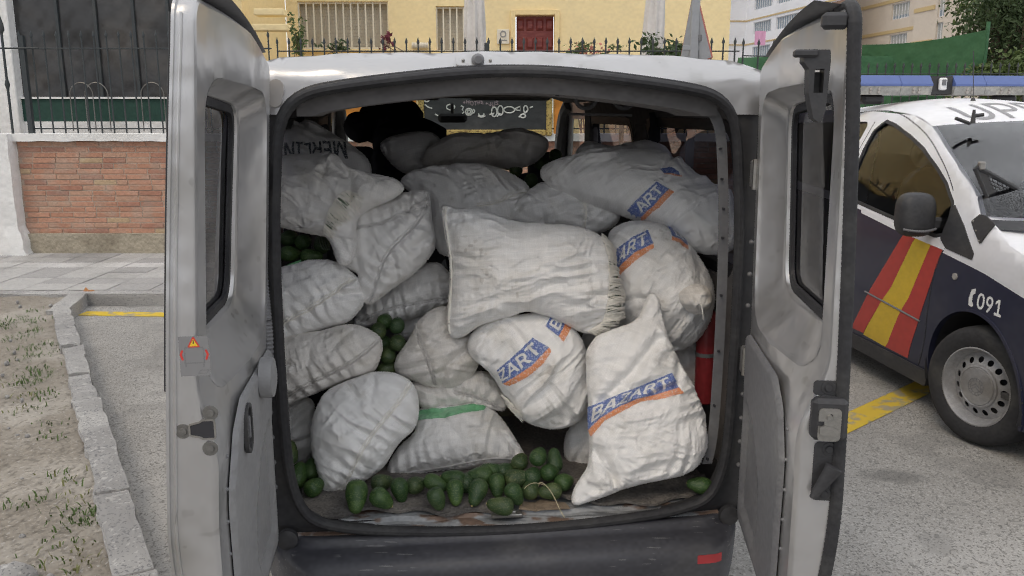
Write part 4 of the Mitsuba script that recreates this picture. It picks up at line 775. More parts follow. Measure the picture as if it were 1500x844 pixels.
for wn in (win1, win2):
    m = cslab(wn.buffer(.01), .1, -.012, -.0115); part(car, 'side_window', m, 'car_glass', False); part(car, 'side_window', mirrored(m), 'car_glass', False)
part(car, 'window_rubber', cslab(win1.buffer(.006).difference(win1.buffer(-.014)), .04, -.004, .002), 'rubber')
part(car, 'quarter_panel', cslab(quarter, .03, 0, .004), 'plastic_black')
# roof, windscreen, bonnet lofted from edge to edge
e = spline(EDGE, 120); e = e[np.argsort(-e[:, 0])]; zed = lambda f: np.interp(-f, -e[:, 0], e[:, 1])
def across(fa, bul_f, bul_z, n=22):
    R = []
    for f in fa:
        z = zed(f); w0 = cw(np.array([f]), np.array([z]))[0]; s = np.linspace(0, 1, n); k = np.sin(np.pi * s) ** .8
        R.append(CP(f + bul_f(f) * k, w0 + (1.81 - 2 * w0) * s, z + bul_z(f) * k))
    return np.array(R)
roofg = across(np.linspace(-3.35, -1.10, 30), lambda f: np.interp(f, [-2.2, -1.1], [0, .13]), lambda f: np.interp(f, [-3.3, -2.0, -1.5, -1.1], [.08, .09, .08, .035]))
part(car, 'roof', grid(roofg), 'car_white', True)
part(car, 'windscreen', grid(across(np.linspace(-1.10, -.28, 12), lambda f: np.interp(f, [-1.1, -.28], [.13, .24]), lambda f: np.interp(f, [-1.1, -.28], [.035, 0]))), 'shaded_glass', True)
part(car, 'bonnet', grid(across(np.linspace(-.28, .90, 16), lambda f: np.interp(f, [-.28, .9], [.10, .16]), lambda f: np.interp(f, [-.28, .1, .9], [-.02, .05, .06]))), 'car_white', True)
part(car, 'scuttle', grid(np.array([CP(-.28 + bz * .24 + .02, w, 1.195 + dz) for w, bz in zip(np.linspace(.06, 1.75, 16), np.sin(np.pi * np.linspace(0, 1, 16)) ** .8) for dz in (0, -.01)]).reshape(16, 2, 3) + np.array([[[0, 0, 0], cH * .10 - vz * .03]])), 'plastic_black')
part(car, 'front_bumper', cat([slab(rpoly([(-.86, .22), (.86, .22), (.84, .75), (-.84, .75)], .08), .08, lambda a, b, c: CP(.93 + c + .14 * (1 - (a / .9) ** 2), a + .905, b), -.1, .04)]), 'car_navy', 40)
part(car, 'rear_panel', slab(rpoly([(-.82, .3), (.82, .3), (.62, 1.70), (-.62, 1.70)], .08), .1, lambda a, b, c: CP(-3.4 - c, a + .905, b), -.05, .02), 'car_white', 40)
part(car, 'dashboard', slab(sbox(-.75, .75, .75, 1.16), .2, lambda a, b, c: CP(-.35 + c, a + .905, b), -.35, .2), 'interior_black')
part(car, 'bulkhead', slab(rpoly([(-.74, .3), (.74, .3), (.56, 1.72), (-.56, 1.72)], .06), .2, lambda a, b, c: CP(-1.82 + c, a + .905, b), 0, .02), 'interior_black')
part(car, 'cabin_floor', slab(sbox(-.80, -3.3, .80, .6), .4, lambda a, b, c: CP(b, a + .905, .30 + c), 0, .03), 'plastic_black')
for w in (.48, 1.33):
    m = trimesh.creation.icosphere(3); v = m.vertices; m.vertices = np.sign(v) * np.abs(v) ** .6 * [.24, .12, .42]; m.apply_transform(frame(CP(-1.35, w, .98), cW, cH, vz)); part(car, 'seat', m, 'interior_black', True)
    m = trimesh.creation.icosphere(2); m.vertices = m.vertices * [.13, .06, .11]; m.apply_transform(frame(CP(-1.45, w, 1.48), cW, cH, vz)); part(car, 'headrest', m, 'interior_black', True)
# seams, sill, stripes, writing
def line_on(P, r=.0028, o=.0005, S=CS): return tube(np.array([S(p, o)[0] for p in P]), r, 5)
seam = [tuple(cs(*p)) for p in ((1384, 364), (1369, 399), (1354, 499), (1345, 535))]
part(car, 'door_seam', line_on(spline(seam, 30)), 'black_print'); rs = [tuple(cs(*p)) for p in ((1394, 282), (1392, 252), (1382, 235), (1363, 207), (1342, 185), (1318, 169), (1287, 160))] + [(-2.3, 1.71)]
part(car, 'door_seam', line_on(spline(rs, 60, s=.002)), 'black_print')
part(car, 'door_seam', line_on([(-1.79, z) for z in np.linspace(.3, 1.68, 20)]), 'black_print')
part(car, 'sill', cslab(rpoly([(-2.5, .17), (-.60, .17), (-.56, .27), (-2.5, .27)], .02), .1, -.02, .012), 'plastic_black')
part(car, 'side_rub_strip', line_on([tuple(cs(x, y)) for x, y in ((1268, 427), (1290, 439), (1320, 455), (1348, 470.5))], .006, .004), 'plastic_grey')
band = lambda pts: Polygon([tuple(cs(*p)) for p in pts]).buffer(0)
part(car, 'red_stripe', cslab(band([(1324, 344), (1342, 347), (1305, 422), (1291, 442), (1265, 488), (1248, 480), (1262, 450), (1275, 424)]), .05, .001, .0022), 'flag_red')
part(car, 'yellow_stripe', cslab(band([(1342.4, 347), (1364, 358), (1331, 437), (1316, 463), (1301, 502), (1297, 508), (1265, 490), (1291, 442), (1305, 422)]), .05, .001, .0022), 'flag_yellow')
part(car, 'red_stripe', cslab(band([(1364.5, 358), (1381, 366), (1369, 399), (1347, 466), (1336, 500), (1330, 525), (1297, 508), (1301, 502), (1316, 463), (1331, 437)]), .05, .001, .0022), 'flag_red')
part(car, 'belt_strip', cslab(Polygon([tuple(cs(*p)) for p in ((1262, 303), (1310, 328.5), (1341, 345), (1384, 364), (1384, 367), (1341, 349), (1310, 336), (1262, 312))]), .05, .001, .003), 'car_white')
q0, qx, qy = cs(1431, 454), cs(1470, 466) , cs(1434, 430)
def letters(text, quad, parent, nm, mt, S=CS, o=.002, g=(-.3, .8), par=None, bold=True):
    par = par if par is not None else [hit(S, *p, g) for p in quad]; v, f, _ = flat_text(text, bold=bold); A_, B_, C_, D_ = par
    uv = (A_[None] * (1 - v[:, :1]) + B_[None] * v[:, :1]) * (1 - v[:, 1:]) + (D_[None] * (1 - v[:, :1]) + C_[None] * v[:, :1]) * v[:, 1:]
    return part(parent, nm, mk(S(uv) - o * cW if S is CS else S(uv), f), mt, False)
letters('091', [(1430, 451), (1466, 466), (1470, 441), (1434, 428)], car, 'number', 'white_print')
hs = [(1424, 424), (1430, 423), (1429, 430), (1425.5, 432), (1424, 442), (1426, 447), (1424, 450), (1419, 447), (1419.5, 437)]
part(car, 'handset_symbol', cslab(rpoly([tuple(cs(*p)) for p in hs], .002), .02, .001, .002), 'white_print')
def rset(o): return lambda x: None
ro_v = roofg
def RS(x):
    """roof surface, (across 0..1, along 0..1) lifted a little"""
    x = np.atleast_2d(x); a = np.clip(x[:, 0], 0, 1) * (roofg.shape[1] - 1); b = np.clip(x[:, 1], 0, 1) * (roofg.shape[0] - 1); i = np.minimum(a.astype(int), roofg.shape[1] - 2); j = np.minimum(b.astype(int), roofg.shape[0] - 2); fa, fb = (a - i)[:, None], (b - j)[:, None]
    return (roofg[j, i] * (1 - fa) + roofg[j, i + 1] * fa) * (1 - fb) + (roofg[j + 1, i] * (1 - fa) + roofg[j + 1, i + 1] * fa) * fb + vz * .003
mat('grey_print', (0.26, 0.26, 0.27), .5, .4); letters('UPRH', None, car, 'roof_letters', 'grey_print', RS, par=[np.array(p) for p in ((.17, .985), (.80, .985), (.80, .85), (.17, .85))], bold=False)
part(car, 'side_repeater', cslab(Point(*cs(1400, 405)).buffer(.018, quad_segs=6), .01, .001, .010), 'lamp_grey')
part(car, 'bonnet_bracket', cslab(rpoly([tuple(cs(*p)) for p in ((1424, 324), (1437, 314), (1446, 316), (1460, 329), (1449, 341), (1437, 358))], .008), .03, .002, .008), 'plastic_black')
for p in ((1428, 324), (1432, 338), (1436, 353)): part(car, 'screw', trimesh.creation.icosphere(1, .006).apply_translation(CS(cs(*p), .009)[0]), 'steel')
# mirror
mc = CS(cs(1372, 314))[0] - cW * .13
m = trimesh.creation.icosphere(3); v = m.vertices; m.vertices = np.sign(v) * np.abs(v) ** .62 * [.105, .075, .125]; m.apply_transform(frame(mc, cW, cH, vz)); mir = part(car, 'wing_mirror', m, 'plastic_black', True)
part(mir, 'mirror_arm', bevel_box([0, 0, 0], [.16, .06, .07], .015).apply_transform(frame(mc + cW * .13 + cH * .02 - vz * .05, cW, cH, vz)), 'plastic_black')
part(mir, 'lower_shell', tube(spline([mc - cW * .098 + cH * .06 - vz * .075, mc + cH * .085 - vz * .085, mc + cW * .095 + cH * .06 - vz * .075], 14), .007, 6), 'plastic_grey')
# light bar
def LB(w, f, z): return CP(-2.1 + f, w, z)
def lbar(w0, w1, sec, mt, nm, e0=0):
    sec = np.array(sec); a = LB(np.full(len(sec), w0), sec[:, 0], sec[:, 1]); b = LB(np.full(len(sec), w1), sec[:, 0], sec[:, 1]); c = np.vstack([a, b]); return part(lb, nm, trimesh.convex.convex_hull(c), mt, 30)
lb = nk(car + '__light_bar'); labels[lb] = {'label': 'blue light bar across the roof'}
upper = [(-.17, 1.94), (-.12, 2.0), (.12, 2.0), (.17, 1.94), (.17, 1.925), (-.17, 1.925)]; lower_ = [(-.165, 1.924), (.165, 1.924), (.15, 1.865), (-.15, 1.865)]
for w0, w1, mt, nm in ((.20, .52, 'bar_blue', 'blue_cover'), (.523, .755, 'bar_blue', 'grey_cover'), (.925, 1.155, 'bar_blue', 'grey_cover'), (1.158, 1.47, 'bar_blue', 'blue_cover')): lbar(w0, w1, upper, mt, nm); lbar(w0, w1, lower_, 'bar_clear', 'clear_lens')
put(lb, trimesh.convex.convex_hull(np.vstack([LB(np.full(4, w), np.array([-.13, .13, .13, -.13]), np.array([1.87, 1.87, 1.995, 1.995])) for w in (.758, .922)])), 'plastic_black')
part(lb, 'centre_device', bevel_box([0, 0, 0], [.055, .03, .085], .008).apply_transform(frame(LB(.84, .145, 1.94), cW, cH, vz)), 'white_print')
part(lb, 'device_face', bevel_box([0, 0, 0], [.03, .01, .04], .003).apply_transform(frame(LB(.84, .163, 1.95), cW, cH, vz)), 'plastic_grey')
for w in (.30, .36, .62, .66, 1.02, 1.06, 1.28, 1.34):
    for dz in (-.012, .010): part(lb, 'lamp_cell', tube([LB(w, .150, 1.895 + dz), LB(w, .166, 1.895 + dz)], .011, 8), 'lamp_grey')
for w in (.38, 1.40): part(lb, 'bar_foot', bevel_box([0, 0, 0], [.16, .10, .07], .02).apply_transform(frame(LB(w, .02, 1.835), cW, cH, vz)), 'plastic_black')
# aerial and small roof fittings
ap = atY(1425, 150, 5.75); part(car, 'aerial', cat([tube([ap, ap + vz * .03], [.022, .008], 10), tube([ap + vz * .03, ap + vz * .33 - cH * .05], .0028, 6)]), 'plastic_black')
rp = atY(1425, 181, 5.12); part(car, 'roof_hook', cat([tube([rp - cW * .11 + vz * .03, rp - cW * .02 + vz * .0], .011, 6), tube([rp, rp + vz * .08], [.015, .008], 8), tube([rp + vz * .045, rp + vz * .05 + cW * .06], .012, 6)]), 'plastic_black')
# folded stone guard in front of the windscreen
GY = 4.55
gd = part(car, 'stone_guard', cat([tube([atY(x, y, GY) for x, y in L], .012, 6) for L in ([(1428, 246), (1450, 298), (1466, 330)], [(1430, 245), (1446, 252), (1500, 283), (1540, 306)], [(1452, 300), (1500, 318), (1540, 332)])] + [slab(Polygon([(1428, 243), (1446, 252), (1466, 300), (1472, 334), (1452, 300)]), 6, lambda a, b, c: np.array([atY(x, y, GY + z) for x, y, z in zip(a, b, c)]), 0, .012)]), 'plastic_black')
lat = [tube([atY(1452 + 7 * i, 256 + 4 * i, GY), atY(1440 + 7 * i + 30, 300 + 3 * i + 14, GY)], .0022, 4) for i in range(13)] + [tube([atY(1447 + 2.2 * j, 258 + 6 * j, GY), atY(1540, 303 + 5 * j, GY)], .0022, 4) for j in range(8)]
part(gd, 'wire_lattice', cat(lat), 'plastic_black', kind='stuff')
part(gd, 'clamp', bevel_box([0, 0, 0], [.035, .03, .045], .006).apply_translation(atY(1438, 243, GY)), 'steel')
part(car, 'wiper', tube(spline([atY(1440, 306, 4.52), atY(1470, 322, 4.5), atY(1520, 345, 4.5)], 10), .010, 6), 'plastic_black')
# wheels
def wheel(c, steer, detail=True):
    ca, sa = math.cos(math.radians(steer)), math.sin(math.radians(steer)); ax_ = -(cW * ca - cH * sa); fw = np.cross(vz, ax_)
    F_ = frame(c, fw, vz, ax_); k = part(car, 'wheel', lathe([(.205, -.09), (.27, -.10), (.305, -.09), (.318, -.06), (.321, 0), (.318, .055), (.308, .080), (.285, .094), (.25, .096), (.222, .088), (.208, .080)], 48).apply_transform(F_), 'tyre', 40)
    part(k, 'rim', lathe([(.208, .080), (.212, .084), (.205, .086), (.196, .070), (.180, .030), (.176, .02), (.176, -.09)], 48).apply_transform(F_), 'wheel_silver', 40)
    hs_ = [Point(.142 * math.cos(t), .142 * math.sin(t)).buffer(.0165, quad_segs=4) for t in np.arange(15) * 2 * math.pi / 15]
    d = Point(0, 0).buffer(.180, quad_segs=14).difference(shapely.union_all(hs_)).difference(Point(0, 0).buffer(.09, quad_segs=10))
    def df(a, b, z): r = np.hypot(a, b); return np.stack([a, b, z + .052 - .028 * np.clip((r - .125) / .055, 0, 1) + .012 * np.clip((.125 - r) / .02, 0, 1)], 1)
    part(k, 'wheel_disc', slab(d, .02, df, -.004, 0).apply_transform(F_), 'wheel_silver', 40)
    part(k, 'wheel_back', lathe([(0, .0), (.178, .0)], 30).apply_transform(F_), 'black_print')
    hc_ = part(k, 'hub_cap', lathe([(.118, .052), (.114, .066), (.106, .070), (.101, .066), (.098, .072), (.05, .078), (0, .079)], 44).apply_transform(F_), 'wheel_silver', 30)
    if detail:
        em = [Point(0, 0).buffer(.047).difference(Point(0, 0).buffer(.0445)), Point(0, 0).buffer(.033).difference(Point(0, 0).buffer(.031))] + [LineString([(.036 * math.cos(t), .036 * math.sin(t)), (.042 * math.cos(t), .042 * math.sin(t))]).buffer(.0022) for t in np.arange(12) * math.pi / 6] + [LineString([(-.022, -.002), (0, .016), (.022, -.002)]).buffer(.0028), LineString([(-.022, -.018), (0, 0), (.022, -.018)]).buffer(.0028)]
        part(k, 'hub_emblem', slab(shapely.union_all(em).buffer(0) if False else em[0], .01, f3, .0785, .080).apply_transform(F_), 'plastic_grey')
        for g in em[1:]: part(k, 'hub_emblem', slab(g, .01, f3, .0785, .080).apply_transform(F_), 'plastic_grey')
wheel(CP(-.15, .12, .322), 15.0); wheel(CP(-2.93, .13, .322), 0, False); wheel(mirrored(mk([CP(-.15, .12, .322)] * 3, [[0, 1, 2]])).vertices[0], 15.0, False); wheel(CP(-2.93, 1.68, .322), 0, False)
for f in (-.17, -2.93):
    L = np.array([[CP(f + .40 * math.cos(t), w, .33 + .40 * math.sin(t)) for w in (.03, .45)] for t in np.linspace(-.25, math.pi + .25, 24)]); part(car, 'wheel_arch', grid(L), 'plastic_black'); part(car, 'arch_lip', cslab(Point(f, .33).buffer(.40).difference(Point(f, .33).buffer(.383)).intersection(sbox(-9, .2, 9, 2)), .05, -.02, .008), 'car_navy')
# ------------------------------------------------------------------ ground, kerb, pavement
OIL = atZ(1305, 697)
def asphalt_fn(p, n, uv):
    g = noise(p.x * 150, p.y * 150, 0); g2 = noise(p.x * 70, p.y * 70, 3); w = fbm(p.x * 1.1, p.y * 1.1, 0, 4)
    c = mix((0.285, 0.276, 0.262), (0.350, 0.340, 0.324), smoothstep(0.35, 0.65, w))
    c = mix(c, (0.085, 0.083, 0.08), smoothstep(0.70, 0.82, g) * 0.6); c = mix(c, (0.45, 0.44, 0.42), smoothstep(0.24, 0.17, g) * 0.6)
    c = mix(c, (0.14, 0.137, 0.13), smoothstep(0.76, 0.84, g2) * 0.5)
    st = smoothstep(0.60, 0.72, fbm(p.x * 2.3 + 4, p.y * 3.1, 8, 3)); oil = smoothstep(0.22, 0.05, dr.sqrt(dr.square((p.x - OIL[0]) * 0.8) + dr.square((p.y - OIL[1]) * 1.7)) + 0.20 * (fbm(p.x * 8, p.y * 8, 2, 3) - 0.5))
    crk = smoothstep(0.012, 0.004, dr.abs(fbm(p.x * 0.9 + 2, p.y * 0.9, 4, 4) - 0.5)) * smoothstep(0.5, 0.6, noise(p.x * 0.6, p.y * 0.6, 3))
    return mix(mix(mix(c, (0.15, 0.147, 0.142), st * 0.35), (0.10, 0.098, 0.095), oil * 0.55), (0.09, 0.088, 0.085), crk * 0.15)
mat('asphalt', proc(asphalt_fn), 0.9, 0.3, 0, lambda p, n, uv: noise(p.x * 150, p.y * 150, 0) + noise(p.x * 70, p.y * 70, 3), 0.006, 2e-3)
def soil_fn(p, n, uv):
    w = smoothstep(0.35, 0.65, fbm(p.x * 2.2, p.y * 2.2, 0, 4)); g = noise(p.x * 60, p.y * 60, 0)
    c = mix((0.228, 0.205, 0.175), (0.315, 0.292, 0.258), w); c = mix(c, (0.13, 0.118, 0.10), smoothstep(0.68, 0.82, g) * .55)
    return mix(c, (0.40, 0.385, 0.36), smoothstep(0.84, 0.90, noise(p.x * 110, p.y * 110, 2)) * .5)
mat('soil', proc(soil_fn), 0.95, 0.2, 0, lambda p, n, uv: fbm(p.x * 30, p.y * 30, 0, 3) * 2, 0.012, 3e-3)
def granite_fn(p, n, uv):
    g = noise(p.x * 130, p.y * 130, p.z * 130); g2 = noise(p.x * 70 + 5, p.y * 70, p.z * 70)
    c = mix((0.255, 0.25, 0.245), (0.33, 0.325, 0.315), smoothstep(.4, .7, fbm(p.x * 3, p.y * 3, p.z * 3, 3)))
    c = mix(c, (0.14, 0.14, 0.145), smoothstep(0.66, 0.76, g) * .8); return mix(c, (0.55, 0.54, 0.52), smoothstep(0.70, 0.8, g2) * .35)
mat('granite', proc(granite_fn), 0.85, 0.3, 0, lambda p, n, uv: noise(p.x * 60, p.y * 60, p.z * 60) + 0.3 * noise(p.x * 150, p.y * 150, p.z * 150), 0.004, 2e-3)
def concrete(c): return speck(c, 0.10, 45, 2.2, (c[0] * .78, c[1] * .78, c[2] * .77), 0.45)
for i, c in enumerate(((0.34, 0.335, 0.325), (0.28, 0.275, 0.27), (0.43, 0.425, 0.415))): mat(f'tile_{i}', concrete(c), 0.85, 0.3)
mat('joint', concrete((0.17, 0.16, 0.15)), 0.95, 0.2)
def ylw(p, n, uv): return mix((0.52, 0.37, 0.045), (0.27, 0.25, 0.20), smoothstep(0.52, 0.70, fbm(p.x * 16, p.y * 16, 0, 4)) * .85)
mat('road_yellow', proc(ylw), 0.8, 0.3)
def quad(x0, x1, y0, y1, z): return mk([[x0, y0, z], [x1, y0, z], [x1, y1, z], [x0, y1, z]], [[0, 1, 2], [0, 2, 3]])
struct('ground', quad(-120, 120, -80, 140, -.02), 'asphalt', 'worn ground all around the parking area', False)
struct('road', quad(-5.0, 30, -20, 7.73, 0), 'asphalt', 'pale gritty asphalt of the parking bays', False)
soil = Polygon([(-3.98, 7.70), (-14, 7.70), (-14, -6), (.6, -6), (.6, -.55), (-1.49, 2.75), (-3.72, 6.62)])
def soil_z(a, b, c): return np.stack([a, b, .085 + .05 * (meshkit.fbm(np.stack([a * 1.6, b * 1.6, 0 * a], 1), 4, 2) - .5) + .02 * (meshkit.noise(np.stack([a * 9, b * 9, 0 * a], 1), 3) - .5) - c], 1)
P, t = tri2d(Polygon([(-4.02, 7.70), (-8, 7.70), (-8, 1.0), (-.22, 1.0), (-1.38, 2.75), (-3.74, 6.80), (-3.88, 7.1)]), .05); struct('soil_bed', mk(soil_z(P[:, 0], P[:, 1], 0), t), 'soil', 'bare dusty soil with sparse weeds left of the granite kerb', True)
struct('soil_verge', mk([[-8, 7.7, .08], [-40, 7.7, .08], [-40, -20, .08], [.3, 0.99, .08], [-8, 1.0, .08]], [[0, 1, 4], [1, 2, 4], [2, 3, 4]]), 'soil', 'soil beyond the bed', False)
# granite kerb stones along the bed
kerb = nk('kerb'); labels[kerb] = {'label': 'rough granite kerb between the soil bed and the parking bay', 'kind': 'structure', 'category': 'kerb'}
k0, k1 = np.array([-3.80, 6.93]), np.array([-.30, 0.90]); kd = (k1 - k0) / np.linalg.norm(k1 - k0); kn_ = np.array([kd[1], -kd[0]])
if kn_[0] > 0: kn_ = -kn_
def stone(p, q, w, z0, z1, sd, mt='granite', parent=kerb, amp=.010, nm='stone', n=5):
    """rough block from p to q in plan, w wide"""
    d = q - p; L = np.linalg.norm(d); d = d / L; nn = np.array([-d[1], d[0]]); nx, ny, nz = max(4, int(L / .05)), n, 4
    m = trimesh.creation.box([L - .003, w, z1 - z0]); m = m.subdivide_to_size(.06) if hasattr(m, 'subdivide_to_size') else m
    v, f = trimesh.remesh.subdivide_to_size(m.vertices, m.faces, .055); v, f = np.array(v), np.array(f); m = trimesh.Trimesh(v, f, process=True); v = m.vertices.copy()
    h_ = np.array([L / 2, w / 2, (z1 - z0) / 2]); r = .018; ed = np.abs(v) > h_ - r; k = np.where(ed.sum(1) >= 2, 1, 0)
    v = v * (1 - .03 * k[:, None] * [0, 1, .6]); v = v + amp * 2 * (np.stack([meshkit.noise(v * 9 + sd * 7.1 + i * 31, sd) for i in range(3)], 1) - .5) * [.5, 1, 1]
    c = (p + q) / 2; W_ = np.zeros((len(v), 3)); W_[:, :2] = c + v[:, :1] * d + v[:, 1:2] * nn; W_[:, 2] = v[:, 2] + (z0 + z1) / 2; m.vertices = W_
    return part(parent, nm, m, mt, 40)
seg = [0, .62, 1.30, 2.02, 2.62, 3.42, 4.02, 4.80, 5.55, 6.3, 7.0]; tot = np.linalg.norm(k1 - k0)
for i, (a, b) in enumerate(zip(seg[:-1], seg[1:])): o = kn_ * (.004 * math.sin(i * 2.3) - .040); stone(k0 + kd * a + o, k0 + kd * b + o, .135, -.05, .125 + .006 * math.sin(i * 1.7), i + 1, amp=.014)
xs_ = [-9.2, -8.2, -7.2, -6.3, -5.3, -4.32, -3.9, -3.3, -2.4, -1.4, -.4, .6, 1.6, 2.6, 3.6, 4.6, 5.6, 6.6, 7.6]
for i, (a, b) in enumerate(zip(xs_[:-1], xs_[1:])): stone(np.array([a, 7.73]), np.array([b, 7.73]), .16, -.05, .118 + .006 * math.sin(i), 40 + i, amp=.006)
stone(np.array([-3.98, 7.66]), np.array([-3.80, 6.93]), .16, -.05, .122, 77)
# paved footway
pave = struct('pavement', quad(-40, 40, 7.75, 10.0, .085), 'joint', 'tiled grey footway along the brick wall', False)
ty = [7.83, 8.13, 8.43, 8.73, 9.03, 9.33, 9.63, 9.98]; stuff_tiles = []
for r_ in range(7):
    for c_ in range(60):
        x = -9.0 + c_ * .40 + (r_ % 2) * .0; i = 2 if r_ == 4 else int(rng.integers(0, 2)); b_ = bevel_box([x + .2, (ty[r_] + ty[r_ + 1]) / 2, .10 + rng.normal(0, .0015)], [.392, ty[r_ + 1] - ty[r_] - .008, .03], .004)
        if x > -7.6 and x < -2.8: part(pave, 'tile', b_, f'tile_{i}', False)
        else: stuff_tiles.append(b_)
part(pave, 'tiles', cat(stuff_tiles), 'tile_0', False, kind='stuff')
# painted bay lines
def strip(p, q, w, z=.004):
    p, q = np.array(p), np.array(q); d = (q - p) / np.linalg.norm(q - p); nn = np.array([-d[1], d[0]]) * w / 2; return mk([[*(p + nn), z], [*(q + nn), z], [*(q - nn), z], [*(p - nn), z]], [[0, 1, 2], [0, 2, 3]])
struct('road_marking', strip((-3.80, 7.345), (-1.2, 7.19), .16), 'road_yellow', 'yellow painted line on the asphalt near the left kerb', False)
struct('road_marking', strip((1.35, 4.13), (2.9, 5.49), .17), 'road_yellow', 'yellow painted line running under the police car', False)
# weeds, pebbles, leaf, stone
mat('grass', dict(type='rgb', value=[0.075, 0.115, 0.038]), 0.7, 0.3); mat('grass_dry', dict(type='rgb', value=[0.16, 0.165, 0.075]), 0.8, 0.2)
def blades(cx, cy, n, spread, h_, sd, lean=1.0):
    r = np.random.default_rng(sd); V = []; F = []
    for i in range(n):
        x, y = cx + r.normal(0, spread), cy + r.normal(0, spread); a = r.uniform(0, 2 * math.pi); L = h_ * r.uniform(.4, 1.2); w = r.uniform(.002, .0045); dx, dy = math.cos(a), math.sin(a); z = .095; o = len(V); tl = lean * r.uniform(.3, 1.2)
        V += [[x - dy * w, y + dx * w, z], [x + dy * w, y - dx * w, z], [x + dx * L * .4 * tl - dy * w, y + dy * L * .4 * tl + dx * w, z + L * .6], [x + dx * L * .4 * tl + dy * w, y + dy * L * .4 * tl - dx * w, z + L * .6], [x + dx * L * tl, y + dy * L * tl, z + L * .8]]
        F += [[o, o + 1, o + 3], [o, o + 3, o + 2], [o + 2, o + 3, o + 4]]
    return mk(V, F)
gr = []
for i, (x, y) in enumerate([(52, 540), (60, 555), (65, 520), (48, 470), (45, 485), (20, 468), (5, 475), (22, 495), (38, 512), (60, 580), (70, 505), (62, 548), (40, 560), (118, 760), (122, 752), (60, 735), (108, 745), (126, 764), (112, 770), (90, 838), (96, 700), (84, 640), (75, 620), (48, 455), (12, 480), (100, 790), (20, 740), (55, 600), (35, 525)]):
    p = atZ(x, y, .10); gr.append(blades(p[0], p[1], 34 if i < 14 else 16, .06 if i < 14 else .05, .032, 100 + i))
g_ = nk('weeds'); put(g_, cat(gr), 'grass', False); labels[g_] = {'label': 'sparse green weeds growing in the dusty soil beside the granite kerb', 'kind': 'stuff', 'category': 'weeds'}
gr = [blades(*atZ(x, y, .1)[:2], 14, .05, .03, 300 + i) for i, (x, y) in enumerate([(15, 600), (100, 700), (110, 820), (128, 830), (5, 560), (104, 730), (30, 580), (70, 820)])]
g_ = nk('dry_weeds'); put(g_, cat(gr), 'grass_dry', False); labels[g_] = {'label': 'dry yellowish weeds scattered over the bare soil', 'kind': 'stuff', 'category': 'weeds'}
pb = []
for i in range(420):
    x, y = rng.uniform(-6.5, -1.0), rng.uniform(1.2, 7.6)
    if Polygon([(-4.0, 7.6), (-8, 7.6), (-8, 1.0), (-.6, 1.0), (-1.6, 2.75), (-4.0, 6.80)]).contains(Point(x, y)):
        m = trimesh.creation.icosphere(1, 1); m.vertices = m.vertices * rng.uniform(.006, .018) * rng.uniform(.6, 1.3, 3) + [x, y, .10]; pb.append(m)
g_ = nk('pebbles'); put(g_, cat(pb), 'granite', 40); labels[g_] = {'label': 'pale pebbles strewn over the soil bed', 'kind': 'stuff', 'category': 'pebbles'}
mat('dry_leaf', speck((0.42, 0.20, 0.09), .15, 60, 12, (0.30, 0.13, 0.06), .4), .8, .2)
lp_ = Polygon([(0, -.07), (.03, -.03), (.08, -.04), (.06, .01), (.09, .05), (.035, .045), (0, .09), (-.03, .045), (-.085, .05), (-.055, .005), (-.07, -.04), (-.03, -.03)])
lc = atZ(125, 437, .05)
one('dry_leaf', 'curled orange dry leaf lying against the kerb corner on the left', 'leaf', slab(lp_, .012, lambda a, b, c: lc + np.stack([a, .3 * b - .04 * np.abs(a), .9 * b + .05 * np.sin(a * 30) * .3 + c + .02], 1), 0, .001), 'dry_leaf', True)
m = trimesh.creation.icosphere(3); m.vertices = m.vertices * [.085, .07, .06] * (1 + .25 * (meshkit.fbm(m.vertices * 3, 3) - .5))[:, None] + atZ(18, 850, .10)
one('stone', 'white stone at the lower left corner of the soil bed', 'stone', m, 'granite', True)
# ------------------------------------------------------------------ the brick wall along the footway
mat('whitewash', speck((0.72, 0.72, 0.71), 0.06, 25, 2.0, (0.60, 0.595, 0.575), 0.35), 0.85, 0.2, 0, lambda p, n, uv: fbm(p.x * 20, p.y * 20, p.z * 20, 3), 0.01, 3e-3)
mat('plinth', speck((0.36, 0.32, 0.25), 0.22, 40, 4, (0.27, 0.235, 0.18), 0.5), 0.95, 0.2, 0, lambda p, n, uv: fbm(p.x * 40, p.y * 40, p.z * 40, 3), 0.02, 3e-3)
mat('mortar', speck((0.38, 0.30, 0.24), 0.15, 60, 5), 0.95, 0.2)
BC = [(0.40, 0.215, 0.148), (0.45, 0.25, 0.175), (0.36, 0.185, 0.132), (0.43, 0.265, 0.19), (0.33, 0.185, 0.14), (0.43, 0.31, 0.20)]
for i, c in enumerate(BC): mat(f'brick_{i}', speck(c, 0.14, 50, 7, (c[0] * .85 + .05, c[1] * .9 + .08, c[2] * .9 + .08), 0.4), 0.9, 0.25)
wl_ = thing('brick_wall', 'low red brick boundary wall with whitewashed cap and rough plinth, behind the footway', 'wall')
WY = 10.0
part(wl_, 'core', box([4, WY + .13, .80], [27.6, .20, 1.3]), 'mortar', False)
ztop, zbot = 1.418, .34; nc = 17; ch = (ztop - zbot) / nc; big = [[] for _ in BC]
for r_ in range(nc):
    x = -5.72 + (0 if r_ % 2 else -.13) + .02 * math.sin(r_ * 5)
    while x < 8.5:
        L = .272 if rng.random() < .93 else .13; x1 = x + L; a_, b_ = max(x, -5.735), x1 - .012
        if b_ - a_ > .03:
            i = int(rng.choice(6, p=[.32, .28, .16, .12, .08, .04])); o = rng.normal(0, .0025); m = bevel_box([(a_ + b_) / 2, WY + .052 + o, zbot + ch * (r_ + .5)], [b_ - a_, .06, ch - .010 + rng.normal(0, .001)], .004)
            (part(wl_, 'brick', m, f'brick_{i}', False) if x < -3.75 else big[i].append(m))
        x = x1
